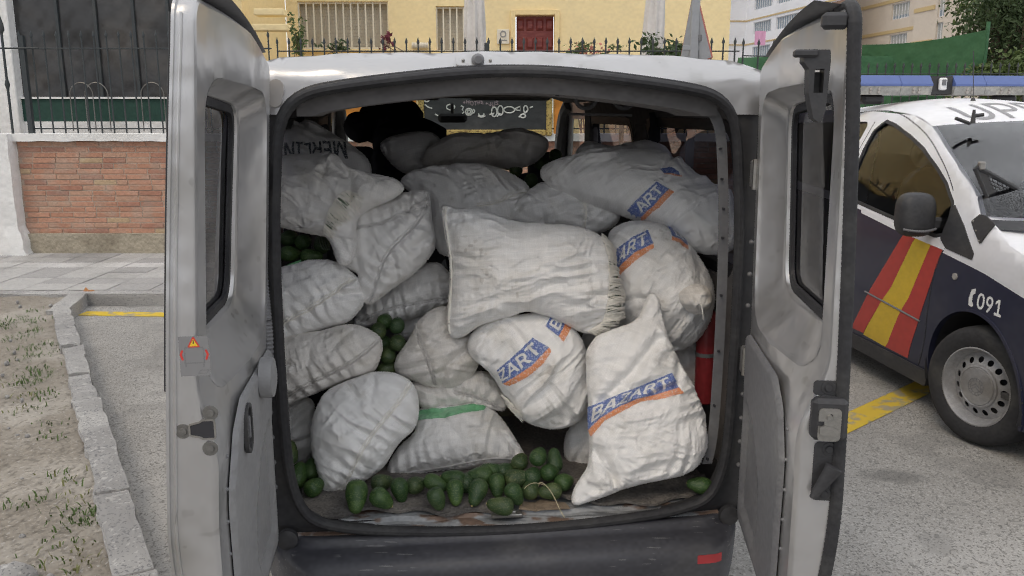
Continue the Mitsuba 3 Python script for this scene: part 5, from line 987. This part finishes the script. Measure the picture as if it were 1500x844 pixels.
for i, L in enumerate(big): part(wl_, 'brickwork', cat(L), f'brick_{i}', False, kind='stuff')
def roughbox(c, s, h_=.06, amp=.008, sd=1):
    m = trimesh.creation.box(s); v, f = trimesh.remesh.subdivide_to_size(m.vertices, m.faces, h_); m = trimesh.Trimesh(v, f, process=True); v = m.vertices; m.vertices = v + amp * 2 * (np.stack([meshkit.noise((v + c) * 7 + 31 * i, sd) for i in range(3)], 1) - .5) + c; return m
part(wl_, 'plinth', roughbox(np.array([1.4, WY + .02, .22]), [14.3, .10, .25], .09, .008, 2), 'plinth', 40)
part(wl_, 'cap', roughbox(np.array([1.0, WY + .10, 1.462]), [15, .32, .085], .10, .007, 3), 'whitewash', 40)
pm = roughbox(np.array([-5.98, WY + .0, .80]), [.47, .30, 1.40], .06, .007, 4); v = pm.vertices; v[:, 0] += .10 * np.clip((.42 - v[:, 2]) / .35, 0, 1) ** .7 * np.sign(v[:, 0] + 5.98); v[:, 1] -= .07 * np.clip((.42 - v[:, 2]) / .35, 0, 1) ** .7
pm.vertices = v + (.03 * (meshkit.noise(v * 11, 6) - .5) * np.clip((.45 - v[:, 2]) / .2, 0, 1))[:, None]
part(wl_, 'pier', pm, 'whitewash', 40)
part(wl_, 'wall_beyond', box([-8.2, WY + .12, .75], [4.0, .2, 1.3]), 'plastic_black', False)
# iron fence on the wall
mat('iron', speck((0.035, 0.042, 0.046), 0.1, 50, 6, (0.06, 0.062, 0.06), .3), 0.5, 0.4)
FY = WY + .10
def fence(x0, x1, step, ztop_, rails, label, y=FY, skew=0.0, zb=1.50, r=.0095, tip=.09, name='iron_fence'):
    k = thing(name, label, 'fence'); n = int(round((x1 - x0) / step))
    for z in rails: part(k, 'rail', tube([[x0, y, z], [x1, y + skew * (x1 - x0), z]], .014, 6, flat=.008), 'iron')
    for i in range(n + 1):
        x = x0 + i * step; yy = y + skew * (x - x0)
        part(k, 'picket', cat([tube([[x, yy, zb], [x, yy, ztop_ - tip]], r, 6), tube([[x, yy, ztop_ - tip], [x, yy, ztop_ - tip * .9], [x, yy, ztop_ - tip * .6], [x, yy, ztop_]], [r, r * .9, r * 2.0, .001], 6)]), 'iron')
    return k
fence(-5.62, -2.75, .142, 2.66, (1.56, 2.46), 'dark iron fence on the wall in front of the dark pavilion, at left')
fence(-2.68, 2.6, .134, 2.585, (1.56, 2.43), 'dark iron fence with spear tips seen over the van roof', skew=.0)
gp = thing('gate_post', 'slim iron post with a spear finial in front of the white column at far left', 'post')
gx = atY(14, 120, FY)[0]; put(gp, cat([tube([[gx, FY - .05, 1.5], [gx, FY - .05, 2.62]], .014, 8), tube([[gx, FY - .05, 2.62], [gx, FY - .05, 2.66], [gx, FY - .05, 2.72], [gx, FY - .05, 2.84]], [.014, .034, .030, .002], 8), tube([[gx, FY - .05, 2.0], [gx, FY - .05, 2.06], [gx, FY - .05, 2.12]], [.014, .028, .014], 8), tube([[gx - .8, FY - .05, 2.46], [gx + .4, FY - .05, 2.46]], .010, 6)]), 'iron')
gx2 = atY(40, 120, FY)[0]; one('gate_post', 'square dark iron post right beside the white column', 'post', box([gx2, FY - .02, 2.05], [.055, .055, 1.1]), 'iron', False)
# pavilion behind the left fence
mat('dark_sheet', speck((0.030, 0.030, 0.031), 0.2, 12, 1.5, (0.060, 0.055, 0.050), .5), 0.25, 0.5, 0, lambda p, n, uv: fbm(p.x * 3, p.y * 3, p.z * 2, 3), 0.05, 5e-3)
mat('green_sheet', speck((0.020, 0.058, 0.045), 0.1, 30, 3), 0.6, 0.3)
pv = thing('pavilion', 'white framed pavilion with dark plastic sheeting and a green lower panel, at left', 'pavilion')
PY = 11.0; X_ = lambda px, py=120: atY(px, py, PY)[0]
part(pv, 'dark_sheeting', box([(X_(33) + X_(300)) / 2, PY, 2.6], [X_(300) - X_(33), .03, 1.9]), 'dark_sheet', False)
part(pv, 'column', bevel_box([(X_(3) + X_(33)) / 2, PY - .05, 1.9], [X_(33) - X_(3), .24, 3.4], .01), 'whitewash')
part(pv, 'dark_bay', box([X_(3) - 1.0, PY + .1, 2.0], [2.0, .05, 3.0]), 'dark_sheet', False)
z0_, z1_, z2_, z3_ = atY(100, 188, PY)[2], atY(100, 178, PY)[2], atY(100, 145, PY)[2], atY(100, 139, PY)[2]
part(pv, 'white_skirting', box([(X_(33) + X_(300)) / 2, PY - .06, (z0_ + z1_) / 2 - .04], [X_(300) - X_(33), .05, z1_ - z0_ + .08]), 'whitewash', False)
part(pv, 'green_panel', box([(X_(33) + X_(300)) / 2, PY - .05, (z2_ + z1_) / 2], [X_(300) - X_(33), .04, z2_ - z1_]), 'green_sheet', False)
part(pv, 'white_rail', box([(X_(33) + X_(300)) / 2, PY - .07, (z2_ + z3_) / 2 - .015], [X_(300) - X_(33), .06, (z3_ - z2_) * .5]), 'whitewash', False)
for px in (95, 150, 205, 255): part(pv, 'sheet_frame', box([X_(px), PY - .03, 2.7], [.035, .03, 1.7]), 'iron', False)
for i, (px, w) in enumerate(((118, 30), (140, 28), (222, 30))):
    q = atY(px, 138, PY - .25); L = spline([q + [-.13, 0, 0], q + [-.08, 0, .10], q + [.02, 0, .14], q + [.12, 0, .08], q + [.15, 0, .0]], 16)
    one('chair_frame', ['curved metal chair back behind the fence, left of the pair', 'curved metal chair back behind the fence, right of the pair', 'curved metal chair back behind the fence next to the van door'][i], 'chair', cat([tube(L, .007, 6), tube([L[0], L[0] - [0, 0, .45]], .007, 6), tube([L[-1], L[-1] - [0, 0, .45]], .007, 6)]), 'dull_steel')
# chalkboard and orange boards on the fence
mat('chalkboard', speck((0.045, 0.047, 0.050), 0.2, 20, 4, (0.075, 0.076, 0.078), .4), 0.8, 0.2)
mat('chalk', (0.62, 0.62, 0.60), 0.9, 0.1); mat('chalk_pink', (0.50, 0.38, 0.42), 0.9, 0.1)
def gilt(p, n, uv): return mix((0.50, 0.36, 0.12), (0.16, 0.10, 0.04), smoothstep(.5, .7, noise(p.x * 60, p.y * 60, p.z * 60)) * .8)
mat('gilt', proc(gilt), 0.45, 0.5, 0.3); mat('orange_board', speck((0.62, 0.24, 0.045), 0.06, 20, 3, (0.52, 0.19, 0.035), .4), 0.7, 0.3)
BY = 9.93
B0, B1 = atY(622, 185, BY), atY(800, 183, BY); zb_ = atY(700, 190, BY)[2]; zt_ = 2.30
cb = thing('chalkboard', 'chalkboard menu in an ornate gilt frame, seen through the van and its windscreen', 'board')
put(cb + '__slate', box([(B0[0] + B1[0]) / 2, BY, (zb_ + zt_) / 2], [B1[0] - B0[0], .03, zt_ - zb_]), 'chalkboard', False)
for x in (B0[0] - .035, B1[0] + .035): part(cb, 'frame_upright', bevel_box([x, BY - .01, (zb_ + zt_) / 2], [.07, .06, zt_ - zb_ + .14], .015), 'gilt')
for z in (zb_ - .035, zt_ + .035): part(cb, 'frame_rail', bevel_box([(B0[0] + B1[0]) / 2, BY - .012, z], [B1[0] - B0[0], .06, .07], .015), 'gilt')
def bd(px, py): q = atY(px, py, BY - .022); return q
def chalk_text(s, px0, px1, py, h_, mt='chalk'):
    v, f, _ = flat_text(s, bold=False); a, b = bd(px0, py), bd(px1, py); hh = h_ / 126
    return part(cb, 'chalk_writing', mk(np.stack([a[0] + v[:, 0] * (b[0] - a[0]), np.full(len(v), BY - .018), a[2] + v[:, 1] * hh + .01 * np.sin(v[:, 0] * 9)], 1), f), mt, False)
chalk_text('+HOTRE', 678, 708, 153.5, 6, 'chalk_pink'); chalk_text('+JUS', 711, 730, 155, 6, 'chalk_pink')
def chalk(L, nm='chalk_drawing'): part(cb, nm, tube(np.array([bd(x, y) for x, y in L]), .008, 4), 'chalk')
cir = lambda cx, cy, rx, ry, a0=0, a1=6.3: [(cx + rx * math.cos(t), cy + ry * math.sin(t)) for t in np.linspace(a0, a1, 18)]
for L in (cir(687, 164, 5, 5), cir(687, 164, 2.5, 2.5), cir(692, 163, 3, 3, -1.2, 1.6), [(675, 155), (679, 157), (677, 161), (680, 164), (676, 168)], cir(705, 166, 4, 4.5, 0, 3.2), [(700, 170), (705, 172), (711, 170)], cir(724, 164, 4, 7), cir(733, 162, 4, 7), [(717, 168), (724, 166), (721, 170)], [(728, 171), (733, 166)], cir(746, 161, 8, 4.5), [(753, 160), (762, 156), (762, 162), (754, 161)], [(760, 172), (764, 168), (770, 165), (774, 160)], cir(766, 170, 4, 2.5), cir(770, 160, 3, 5), [(776, 158), (781, 156)], cir(625, 146, 4, 3), [(622, 153), (627, 157), (633, 159)], [(637, 167), (642, 170), (650, 171)], cir(660, 157, 6, 4)): chalk(L)
for x0, x1, lab in ((500, 611, 'orange board fixed to the fence left of the chalkboard'), (811, 835, 'orange board fixed to the fence right of the chalkboard')):
    a, b = atY(x0, 180, BY + .03), atY(x1, 180, BY + .03)
    k = thing('orange_board', lab, 'board'); n = 3 if x0 < 700 else 1
    for i in range(n):
        xa, xb = a[0] + (b[0] - a[0]) * i / n, a[0] + (b[0] - a[0]) * (i + 1) / n; part(k, 'plank', bevel_box([(xa + xb) / 2, BY + .03, 1.92], [xb - xa - .008, .02, .84], .004), 'orange_board')
# ------------------------------------------------------------------ terrace and yellow house
mat('yellow_wall', speck((0.82, 0.685, 0.40), 0.04, 25, 1.3, (0.76, 0.64, 0.385), 0.4), 0.9, 0.2, 0, lambda p, n, uv: fbm(p.x * 14, p.y * 14, p.z * 14, 3), 0.01, 5e-3)
mat('yellow_trim', speck((0.78, 0.63, 0.345), 0.05, 25, 1.3), 0.9, 0.2)
mat('shutter', speck((0.50, 0.47, 0.40), 0.05, 30, 2), 0.7, 0.3); mat('bar_cream', (0.70, 0.66, 0.56), 0.6, 0.3)
def door_fn(p, n, uv): return mix((0.15, 0.030, 0.028), (0.19, 0.048, 0.042), smoothstep(.4, .7, fbm(p.x * 6, p.y * 6, p.z * 20, 3)))
mat('red_door', proc(door_fn), 0.45, 0.4); mat('terrace_floor', concrete((0.33, 0.29, 0.25)), .9, .2)
struct('terrace', mk(*(lambda m: (m.vertices, m.faces))(box([0, 14.2, .68], [24, 7.9, 1.24]))), 'terrace_floor', 'raised terrace behind the brick wall', False)
HY = 15.0
def hp(px, py, y=HY): return atY(px, py, y)
house = thing('yellow_house', 'yellow rendered house with barred windows and a red door, behind the van', 'house')
xl, xr = hp(421, 60)[0], hp(1068, 60)[0]
def hrect(x0, y0, x1, y1): a, b = hp(x0, y0), hp(x1, y1); return sbox(min(a[0], b[0]), min(a[2], b[2]), max(a[0], b[0]), max(a[2], b[2]))
w1, w2, dr_ = hrect(435, 2, 570, 72), hrect(638, 9, 690, 76), hrect(755, 22, 812, 84)
dr_ = sbox(dr_.bounds[0], 1.30, dr_.bounds[2], dr_.bounds[3])
wp = sbox(xl, 1.3, xr, 8.0).difference(w1).difference(w2).difference(dr_)
part(house, 'wall', slab(wp, 3, lambda a, b, c: np.stack([a, HY + c, b], 1), 0, .3), 'yellow_wall', False)
part(house, 'side_wall', box([xr - .15, HY + 4.3, 4.65], [.296, 7.98, 6.7]), 'yellow_wall', False)
for wn in (w1, w2):
    x0, z0, x1, z1 = wn.bounds; k = part(house, 'window', box([(x0 + x1) / 2, HY + .22, (z0 + z1) / 2], [x1 - x0, .02, z1 - z0]), 'shutter', False)
    for i in range(int((z1 - z0) / .055)): part(k, 'shutter_slat', box([(x0 + x1) / 2, HY + .204, z0 + .03 + i * .055], [x1 - x0, .012, .047]), 'shutter', False)
    n = int(round((x1 - x0) / .122))
    for i in range(n + 1): part(k, 'bar', box([x0 + .012 + (x1 - x0 - .024) * i / n, HY + .05, (z0 + z1) / 2], [.022, .022, z1 - z0 - .02]), 'bar_cream', False)
    for z in (z0 + .02, z1 - .02): part(k, 'bar_rail', box([(x0 + x1) / 2, HY + .075, z], [x1 - x0 - .01, .02, .03]), 'bar_cream', False)
    part(k, 'sill', bevel_box([(x0 + x1) / 2, HY - .03, z0 - .03], [x1 - x0 + .12, .12, .05], .008), 'yellow_trim')
x0, z0, x1, z1 = dr_.bounds; k = part(house, 'door', box([(x0 + x1) / 2, HY + .13, (z0 + z1) / 2], [x1 - x0 - .04, .06, z1 - z0 - .02]), 'red_door', False)
for i in range(4):
    for j in range(7): part(k, 'door_panel', trimesh.convex.convex_hull(np.array([[x0 + (x1 - x0) * (i + .5) / 4 + a * .062, HY + .098 - d, z1 - .15 - j * .30 + b * .10] for a, b, d in ((-1, -1, 0), (1, -1, 0), (1, 1, 0), (-1, 1, 0), (-.6, -.6, .03), (.6, -.6, .03), (.6, .6, .03), (-.6, .6, .03))])), 'red_door', False)
for x in (x0 - .04, x1 + .04): part(house, 'door_frame', box([x, HY - .02, (z0 + z1) / 2], [.076, .06, z1 - z0 + .14]), 'yellow_trim', False)
part(house, 'door_frame', box([(x0 + x1) / 2, HY - .02, z1 + .04], [x1 - x0, .06, .078]), 'yellow_trim', False)
a = hp(737, 54); one('wall_plaque', 'pale yellow plaque with a white emblem on the wall left of the red door', 'plaque', cat([bevel_box([a[0], HY - .02, a[2]], [.21, .03, .24], .006)]), 'bar_cream')
labels['wall_plaque']['category'] = 'plaque'; part('wall_plaque', 'emblem', lathe([(.055, 0), (.055, .008), (.035, .008), (.035, 0)], 20).apply_transform(frame(np.array([a[0], HY - .037, a[2] + .04]), [1, 0, 0], [0, 0, 1], [0, -1, 0])), 'plastic_trim'); part('wall_plaque', 'text_line', box([a[0], HY - .037, a[2] - .06], [.14, .004, .02]), 'plastic_trim', False)
a = hp(616, 67); one('wall_lamp', 'cream ribbed wall lamp between the two barred windows', 'lamp', cat([tube([[a[0] - .14 + .028 * i, HY - .06, a[2]], [a[0] - .14 + .028 * i + .024, HY - .06, a[2]]], .05, 12) for i in range(10)]), 'bar_cream')
# the nearer yellow wing at left with ledges
wing = thing('yellow_wing', 'corner of a yellow building with window ledges, left of the barred house', 'house')
wx = atY(421, 60, 12.6)[0]; part(wing, 'wall', box([wx - 2.0 + .38 - .5, 13.8, 4.6], [3.0, 2.4, 6.6]), 'yellow_trim', False)
for z, s_ in ((atY(410, 42, 12.7)[2], .5), (atY(410, 22, 12.7)[2] + .02, .42)): part(wing, 'ledge', bevel_box([wx - .22, 12.62, z], [s_, .25, .09], .01), 'yellow_wall')
part(wing, 'window', box([wx - .9, 12.59, 4.2], [.5, .02, 1.2]), 'dark_sheet', False)
# parasols, folded
mat('canvas', speck((0.62, 0.60, 0.58), 0.05, 30, 3, (0.55, 0.53, 0.50), .4), 0.85, 0.2)
def parasol(px, y, wpx, pbot, label, lean=0.0):
    b = atY(px, pbot, y); k = thing('parasol', label, 'parasol'); n, m_ = 48, 26; r0 = wpx / 2 / 1250 * y; V = []
    for j in range(m_):
        t = j / (m_ - 1); z = b[2] - .25 + 2.4 * t; rr = r0 * np.interp(t, [0, .06, .2, .5, .8, 1], [.75, 1.0, 1.0, .82, .6, .12])
        for i in range(n):
            a = 2 * math.pi * i / n; f_ = 1 + .16 * math.sin(8 * a + 1.2 * math.sin(t * 5)) + .07 * math.sin(13 * a + t * 9); V.append([b[0] + lean * t + rr * f_ * math.cos(a), y + rr * f_ * math.sin(a), z])
    V = np.array(V).reshape(m_, n, 3); V = np.concatenate([V, V[:, :1]], 1); put(k + '__canopy', grid(V), 'canvas', True); part(k, 'pole', tube([[b[0], y, 1.3], [b[0] + lean, y, b[2] + 2.3]], .025, 10), 'plastic_trim'); part(k, 'tie', tube(np.array([[b[0] + r0 * .95 * math.cos(a), y + r0 * .95 * math.sin(a), b[2] + .9] for a in np.linspace(0, 6.2832, 20)[:-1]]), .012, 5, True), 'canvas'); part(k, 'base', lathe([(0, 1.38), (.25, 1.37), (.28, 1.30)], 20).apply_translation([b[0], y, 0]), 'plastic_black')
parasol(695, 12.5, 27, 74, 'folded white parasol in front of the second barred window', .02)
parasol(953, 12.5, 27, 78, 'folded greyish parasol right of the red door', .12)
one('fence_lamp', 'small dark box lamp standing on the fence below the folded parasol', 'lamp', bevel_box(atY(713, 70, FY), [.055, .06, .11], .01), 'iron')
# warning sign seen from behind
mat('sign_back', speck((0.30, 0.31, 0.325), 0.04, 20, 2), 0.5, 0.5, 0.3)
sg = thing('road_sign', 'triangular road sign seen from behind on a grey post, right of the house', 'sign')
sa, sb, sc_ = atY(994, 100, 9.4), atY(1042, 84, 9.1), atY(1017, -20, 9.25); nn_ = np.cross(sb - sa, sc_ - sa); nn_ /= np.linalg.norm(nn_); nn_ = nn_ if nn_[1] < 0 else -nn_
pr = trimesh.convex.convex_hull(np.vstack([np.array([sa, sb, sc_]), np.array([sa, sb, sc_]) - nn_ * .012])); put(sg + '__plate', pr, 'sign_back', False)
mat('faded_red', (0.36, 0.12, 0.10), .6, .3); part(sg, 'red_rim', cat([tube([p - nn_ * .012, q - nn_ * .012], .010, 6) for p, q in ((sa, sb), (sb, sc_), (sc_, sa))]), 'faded_red', label='thin red rim of the sign face')
pb_ = (sa + sb) / 2 + nn_ * .04; part(sg, 'post', bevel_box([pb_[0] + .01, pb_[1], 1.5], [.085, .05, 3.2], .006), 'sign_back'); part(sg, 'bracket', bevel_box(pb_ + [.02, 0, .15], [.26, .03, .05], .005), 'sign_back'); lb2 = sb * .55 + sa * .15 + sc_ * .3 + nn_ * .004; part(sg, 'back_label', bevel_box(lb2, [.05, .01, .06], .002), 'plastic_grey')
part(sg, 'lower_plate', bevel_box(atY(1030, 106, 9.15), [.12, .02, .2], .004), 'canvas')
# plants on the terrace
mat('leaf_dark', dict(type='rgb', value=[0.045, 0.075, 0.028]), 0.55, 0.35); mat('leaf_mid', dict(type='rgb', value=[0.085, 0.125, 0.04]), 0.55, 0.35); mat('leaf_red', dict(type='rgb', value=[0.16, 0.035, 0.05]), 0.6, 0.3); mat('petal', dict(type='rgb', value=[0.55, 0.22, 0.18]), .7, .2); mat('bark', speck((0.14, 0.11, 0.085), .2, 40, 5), .9, .2); mat('planter_green', (0.03, 0.05, 0.045), .6, .3)
def leaves(P, size, sd, asp=2.2, up=.3):
    r = np.random.default_rng(sd); n = len(P); d = r.normal(0, 1, (n, 3)); d[:, 2] += up; d /= np.linalg.norm(d, axis=1, keepdims=True); o = np.cross(d, r.normal(0, 1, (n, 3))); o /= np.linalg.norm(o, axis=1, keepdims=True); nn = np.cross(d, o); L = size * r.uniform(.6, 1.3, (n, 1)); w = L / asp
    V = np.stack([P - d * L / 2, P + o * w / 2 + nn * L * .08, P + d * L / 2, P - o * w / 2 + nn * L * .08], 1).reshape(-1, 3); i = np.arange(n)[:, None] * 4; return mk(V, np.vstack([i + [0, 1, 2], i + [0, 2, 3]]))
def clump(c, r, n, size, sd, k=9, fl=.45):
    """leaf positions in clumps through an ellipsoidal crown"""
    g = np.random.default_rng(sd); C = g.normal(0, .48, (k, 3)); P = C[g.integers(0, k, n)] + g.normal(0, .20, (n, 3)); return leaves(np.asarray(c) + P * np.asarray(r), size, sd)
def shrub(label, c, r, n, size, sd, mt='leaf_dark', nm='shrub', stems=5, extra=None):
    k = thing(nm, label, 'plant'); put(k + '__foliage', clump(c, r, n, size, sd), mt, False); g = np.random.default_rng(sd)
    part(k, 'stem', cat([tube(spline([[c[0] + g.normal(0, .03), c[1], 1.3], np.array(c) + [g.normal(0, .1) * r[0] * 4, 0, -r[2] * .4], np.array(c) + g.normal(0, .4, 3) * r], 8), np.linspace(.012, .004, 8), 5) for _ in range(stems)]), 'bark')
    if extra: part(k, 'flowers', leaves(np.asarray(c) + np.random.default_rng(sd + 5).normal(0, .5, (extra[0], 3)) * np.asarray(r), extra[2], sd + 9, 1.2), extra[1], False, kind='stuff')
    return k
c = atY(978, 84, 11.2); shrub('round green shrub behind the fence, between the second parasol and the road sign', c, (.34, .3, .24), 900, .075, 21)
c = atY(865, 78, 11.4); shrub('box of flowers with pale and reddish blooms behind the fence, right of the red door', c, (.32, .18, .10), 520, .055, 22, 'leaf_mid', 'flower_box', 4, (90, 'petal', .045))
one('planter', 'dark green trough holding the flowers behind the fence', 'planter', bevel_box(c - [0, 0, .16], [.66, .2, .14], .02), 'planter_green')
c = atY(436, 58, 11.6); shrub('thin climbing plant at the left end of the terrace', c, (.12, .12, .34), 330, .06, 23, 'leaf_mid', 'climber', 3)
c = atY(567, 62, 11.2); shrub('small dark red leaved plant behind the fence under the wide barred window', c, (.10, .1, .12), 60, .075, 24, 'leaf_red', 'red_plant', 3)
c = atY(490, 70, 11.2); shrub('low dark plant behind the fence at the foot of the wide barred window', c, (.16, .1, .07), 130, .06, 25, 'leaf_dark', 'low_plant', 3)
# ------------------------------------------------------------------ apartment blocks, far right
mat('block_white', speck((0.70, 0.71, 0.74), 0.03, 8, .4, (0.64, 0.65, 0.68), .4), .9, .2); mat('block_ochre', (0.50, 0.38, 0.20), .9, .2); mat('block_beige', speck((0.56, 0.49, 0.41), 0.03, 8, .4, (0.52, 0.45, 0.37), .4), .9, .2); mat('brown_panel', speck((0.24, 0.155, 0.115), .06, 20, 2), .9, .2); mat('pane', (0.20, 0.25, 0.30), 0.12, 0.6); mat('blind', (0.36, 0.36, 0.34), .7, .3); mat('win_frame', (0.66, 0.66, 0.66), .6, .3)
def facade(k, o, d, rects, nm_wall, mt, L, z0, z1, t=.4):
    """wall from o along plan direction d; rects: (s0, z0, s1, z1, kind)"""
    d = np.array([*d, 0.0]); d /= np.linalg.norm(d); nn = np.array([d[1], -d[0], 0]); nn = nn if nn @ (CAM - o) > 0 else -nn
    F = lambda a, b, c: o + a[:, None] * d + (b[:, None] - o[2]) * vz * 1.0 - c[:, None] * nn
    w = sbox(0, z0, L, z1)
    for r in rects:
        if r[4] == 'window': w = w.difference(sbox(*r[:4]))
    part(k, nm_wall, slab(w, 4, F, 0, t), mt, False)
    for s0, a0, s1, a1, kind in rects:
        B = lambda sx0, sz0, sx1, sz1, c0, c1: slab(sbox(sx0, sz0, sx1, sz1), 9, F, c0, c1)
        if kind == 'window':
            q = part(k, 'window', B(s0, a0, s1, a1, .22, .24), 'pane', False); n = max(2, int(round((s1 - s0) / .55)))
            for i in range(n + 1): s_ = s0 + (s1 - s0) * i / n; part(q, 'frame', B(max(s0, s_ - .035), a0, min(s1, s_ + .035), a1, .16, .215), 'win_frame', False)
            for z in (a0, a1 - .07): part(q, 'frame', B(s0, z, s1, z + .07, .15, .21), 'win_frame', False)
            if (s0 * 7.3) % 1 < .5: part(q, 'blind', B(s0 + .04, a0 + .25 * (a1 - a0), s1 - .04, a1 - .08, .217, .219), 'blind', False)
        else: part(k, kind, B(s0, a0, s1, a1, -.08 if kind != 'brown_infill' else -.02, .0), {'string_course': 'block_ochre', 'brown_infill': 'brown_panel', 'slab': 'block_white'}[kind], False)
    return F
wb = thing('apartment_block', 'white apartment block with brown panels, right of the yellow house', 'building')
c0 = atY(1092, 60, 107.0); d1 = np.array([.165, -1.0])
def zl(px, py, y): return atY(px, py, y)[2]
lev = [zl(1092, 65, 107) + 2.75 * i for i in range(-5, 7)]
R1 = []
for z in lev:
    R1 += [(0, z - .16, 23.2, z, 'string_course'), (2.0, z + .95, 6.6, z + 2.3, 'window'), (7.8, z + .95, 13.2, z + 2.3, 'window'), (14.4, z + .75, 23.2, z + 2.5, 'brown_infill')]
facade(wb, np.array([c0[0], 107.0, 0]), d1, R1, 'wall', 'block_white', 23.2, .0, lev[-1] + 3)
facade(wb, np.array([c0[0] - .003, 107.0, 0]), np.array([-1, -.06]), [(0, z - .16, 9, z, 'string_course') for z in lev], 'end_wall', 'block_white', 9, 0, lev[-1] + 3)
tw = atY(1106, 46, 98.0); mat('towel_pink', (0.62, 0.34, 0.50), .9, .1)
one('towel', 'pink towel hanging from a balcony of the white apartment block', 'towel', slab(sbox(0, 0, 1.05, 1.5), .12, lambda a, b, c: np.stack([tw[0] + a, tw[1] - .5 * a + .05 * np.sin(a * 9) - c, tw[2] - b + .03 * np.sin(a * 5)], 1), 0, .02), 'towel_pink')
bb = thing('apartment_block', 'beige apartment block with ochre bands at the upper right', 'building')
p0_, p1_ = atY(1225, 30, 95.0), atY(1392, 30, 73.6); d2 = (p1_ - p0_)[:2]; L2 = np.linalg.norm(d2); lev2 = [zl(1262, 55, 91) + 2.75 * i for i in range(-5, 6)]
R2 = []
for z in lev2: R2 += [(0, z - .3, L2, z, 'string_course'), (L2 * .543, z + .9, L2 * .69, z + 2.3, 'window')]
facade(bb, np.array([p0_[0], p0_[1], 0]), d2, R2, 'wall', 'block_beige', L2, 0, lev2[-1] + 3)
q0_ = np.array([p1_[0] - 1.2, p1_[1] + 4.0, 0]); R3 = []
for z in lev2: R3 += [(0, z + .9, 3.2, z + 1.25, 'string_course'), (3.6, z + .2, 4.6, z + 2.5, 'window')]
facade(bb, q0_, d2, R3, 'stair_wall', 'block_beige', 24, 0, lev2[-1] + 3)
# ------------------------------------------------------------------ green screen, fence and trees on the right
mat('green_tarp', speck((0.045, 0.125, 0.060), 0.08, 30, 2, (0.06, 0.15, 0.075), .4), .7, .3, 0, lambda p, n, uv: fbm(p.x * 5, p.y * 5, p.z * 5, 3), 0.03, 5e-3)
a, b = atY(1262, 66, 15.5), atY(1444, 44, 13.6); b2 = atY(1436, 112, 13.6); rowsG = []
for t in np.linspace(0, 1, 60):
    T_, B_ = a + (b - a) * t, np.array([(a + (b2 - a) * t)[0], (a + (b2 - a) * t)[1], 2.0]); T_ = T_ - [0, 0, .06 * math.sin(math.pi * t)]
    rowsG.append([T_ + (B_ - T_) * s_ + np.array([0, -1, 0]) * (.05 * meshkit.noise(np.array([[t * 9 + s_ * 3, s_ * 2.5, 1]]), 3)[0] + .05 * math.sin(6.28 * (t * 5 + s_ * 1.3)) * s_) for s_ in np.linspace(0, 1, 14)])
gt = thing('green_screen', 'green netting screen tied to the fence behind the police car', 'screen'); put(gt, grid(np.array(rowsG)), 'green_tarp', True)
part(gt, 'end_post', tube([[b[0] + .03, b[1], 1.2], [b[0] + .03, b[1], b[2] + .12]], .03, 8), 'green_tarp')
c1_ = atY(1265, 96, 12.6)
fence(c1_[0] - .3, c1_[0] + 3.0, .122, c1_[2] + .04, (c1_[2] - .12, 1.4), 'dark iron fence in front of the green screen behind the police car', y=12.6, skew=-.05, zb=1.3)
a = atY(1090, 112, 13.0); b = atY(1070, 112, 13.0)
fence(2.72, 3.9, .20, 2.60, (1.56, 2.40), 'dark iron fence at the corner of the yellow house, left of the open right door', y=FY + .3, skew=.35)
hg = thing('hedge_screen', 'low dark green screen at the foot of the white apartment block', 'screen'); put(hg, roughbox(np.array([5.6, 15.0, 1.7]), [3.5, .15, 1.95], .15, .04, 9), 'green_tarp', True)
def tree(label, base, trunk_h, crown, n, size, sd, mt):
    k = thing('tree', label, 'tree'); g = np.random.default_rng(sd); base = np.array(base, float); top = base + [0, 0, trunk_h]
    L = [tube(spline([base, base + [.05, 0, trunk_h * .5], top], 8), np.linspace(.16, .10, 8), 8)]
    for i in range(9):
        e_ = np.array(crown[0]) + g.normal(0, .5, 3) * crown[1]; L.append(tube(spline([top - [0, 0, .2 * i * .1], (top + e_) / 2 + g.normal(0, .15, 3), e_], 9), np.linspace(.06, .012, 9), 5))
    part(k, 'trunk', cat(L), 'bark'); k2 = part(k, 'crown', clump(crown[0], crown[1], n, size, sd, 30), mt, False); return k
c = atY(1490, 45, 16.0); tree('dark olive green tree behind the green screen, at the right edge', [c[0] + .2, 16, 0], 1.9, (c + [.1, 0, .1], (1.1, 1.0, 1.5)), 9000, .11, 61, 'leaf_dark')
c = atY(1445, 12, 17.5); tree('lighter green tree behind the dark one, in front of the beige block', [c[0] + .3, 17.5, 0], 2.3, (c + [.2, 0, .2], (.75, .8, .9)), 3800, .11, 67, 'leaf_mid')
c = atY(1470, 118, 13.4); shrub('leafy bush low behind the light bar of the police car, at the right edge', c, (.9, .5, .45), 2600, .10, 71, 'leaf_mid', 'bush')
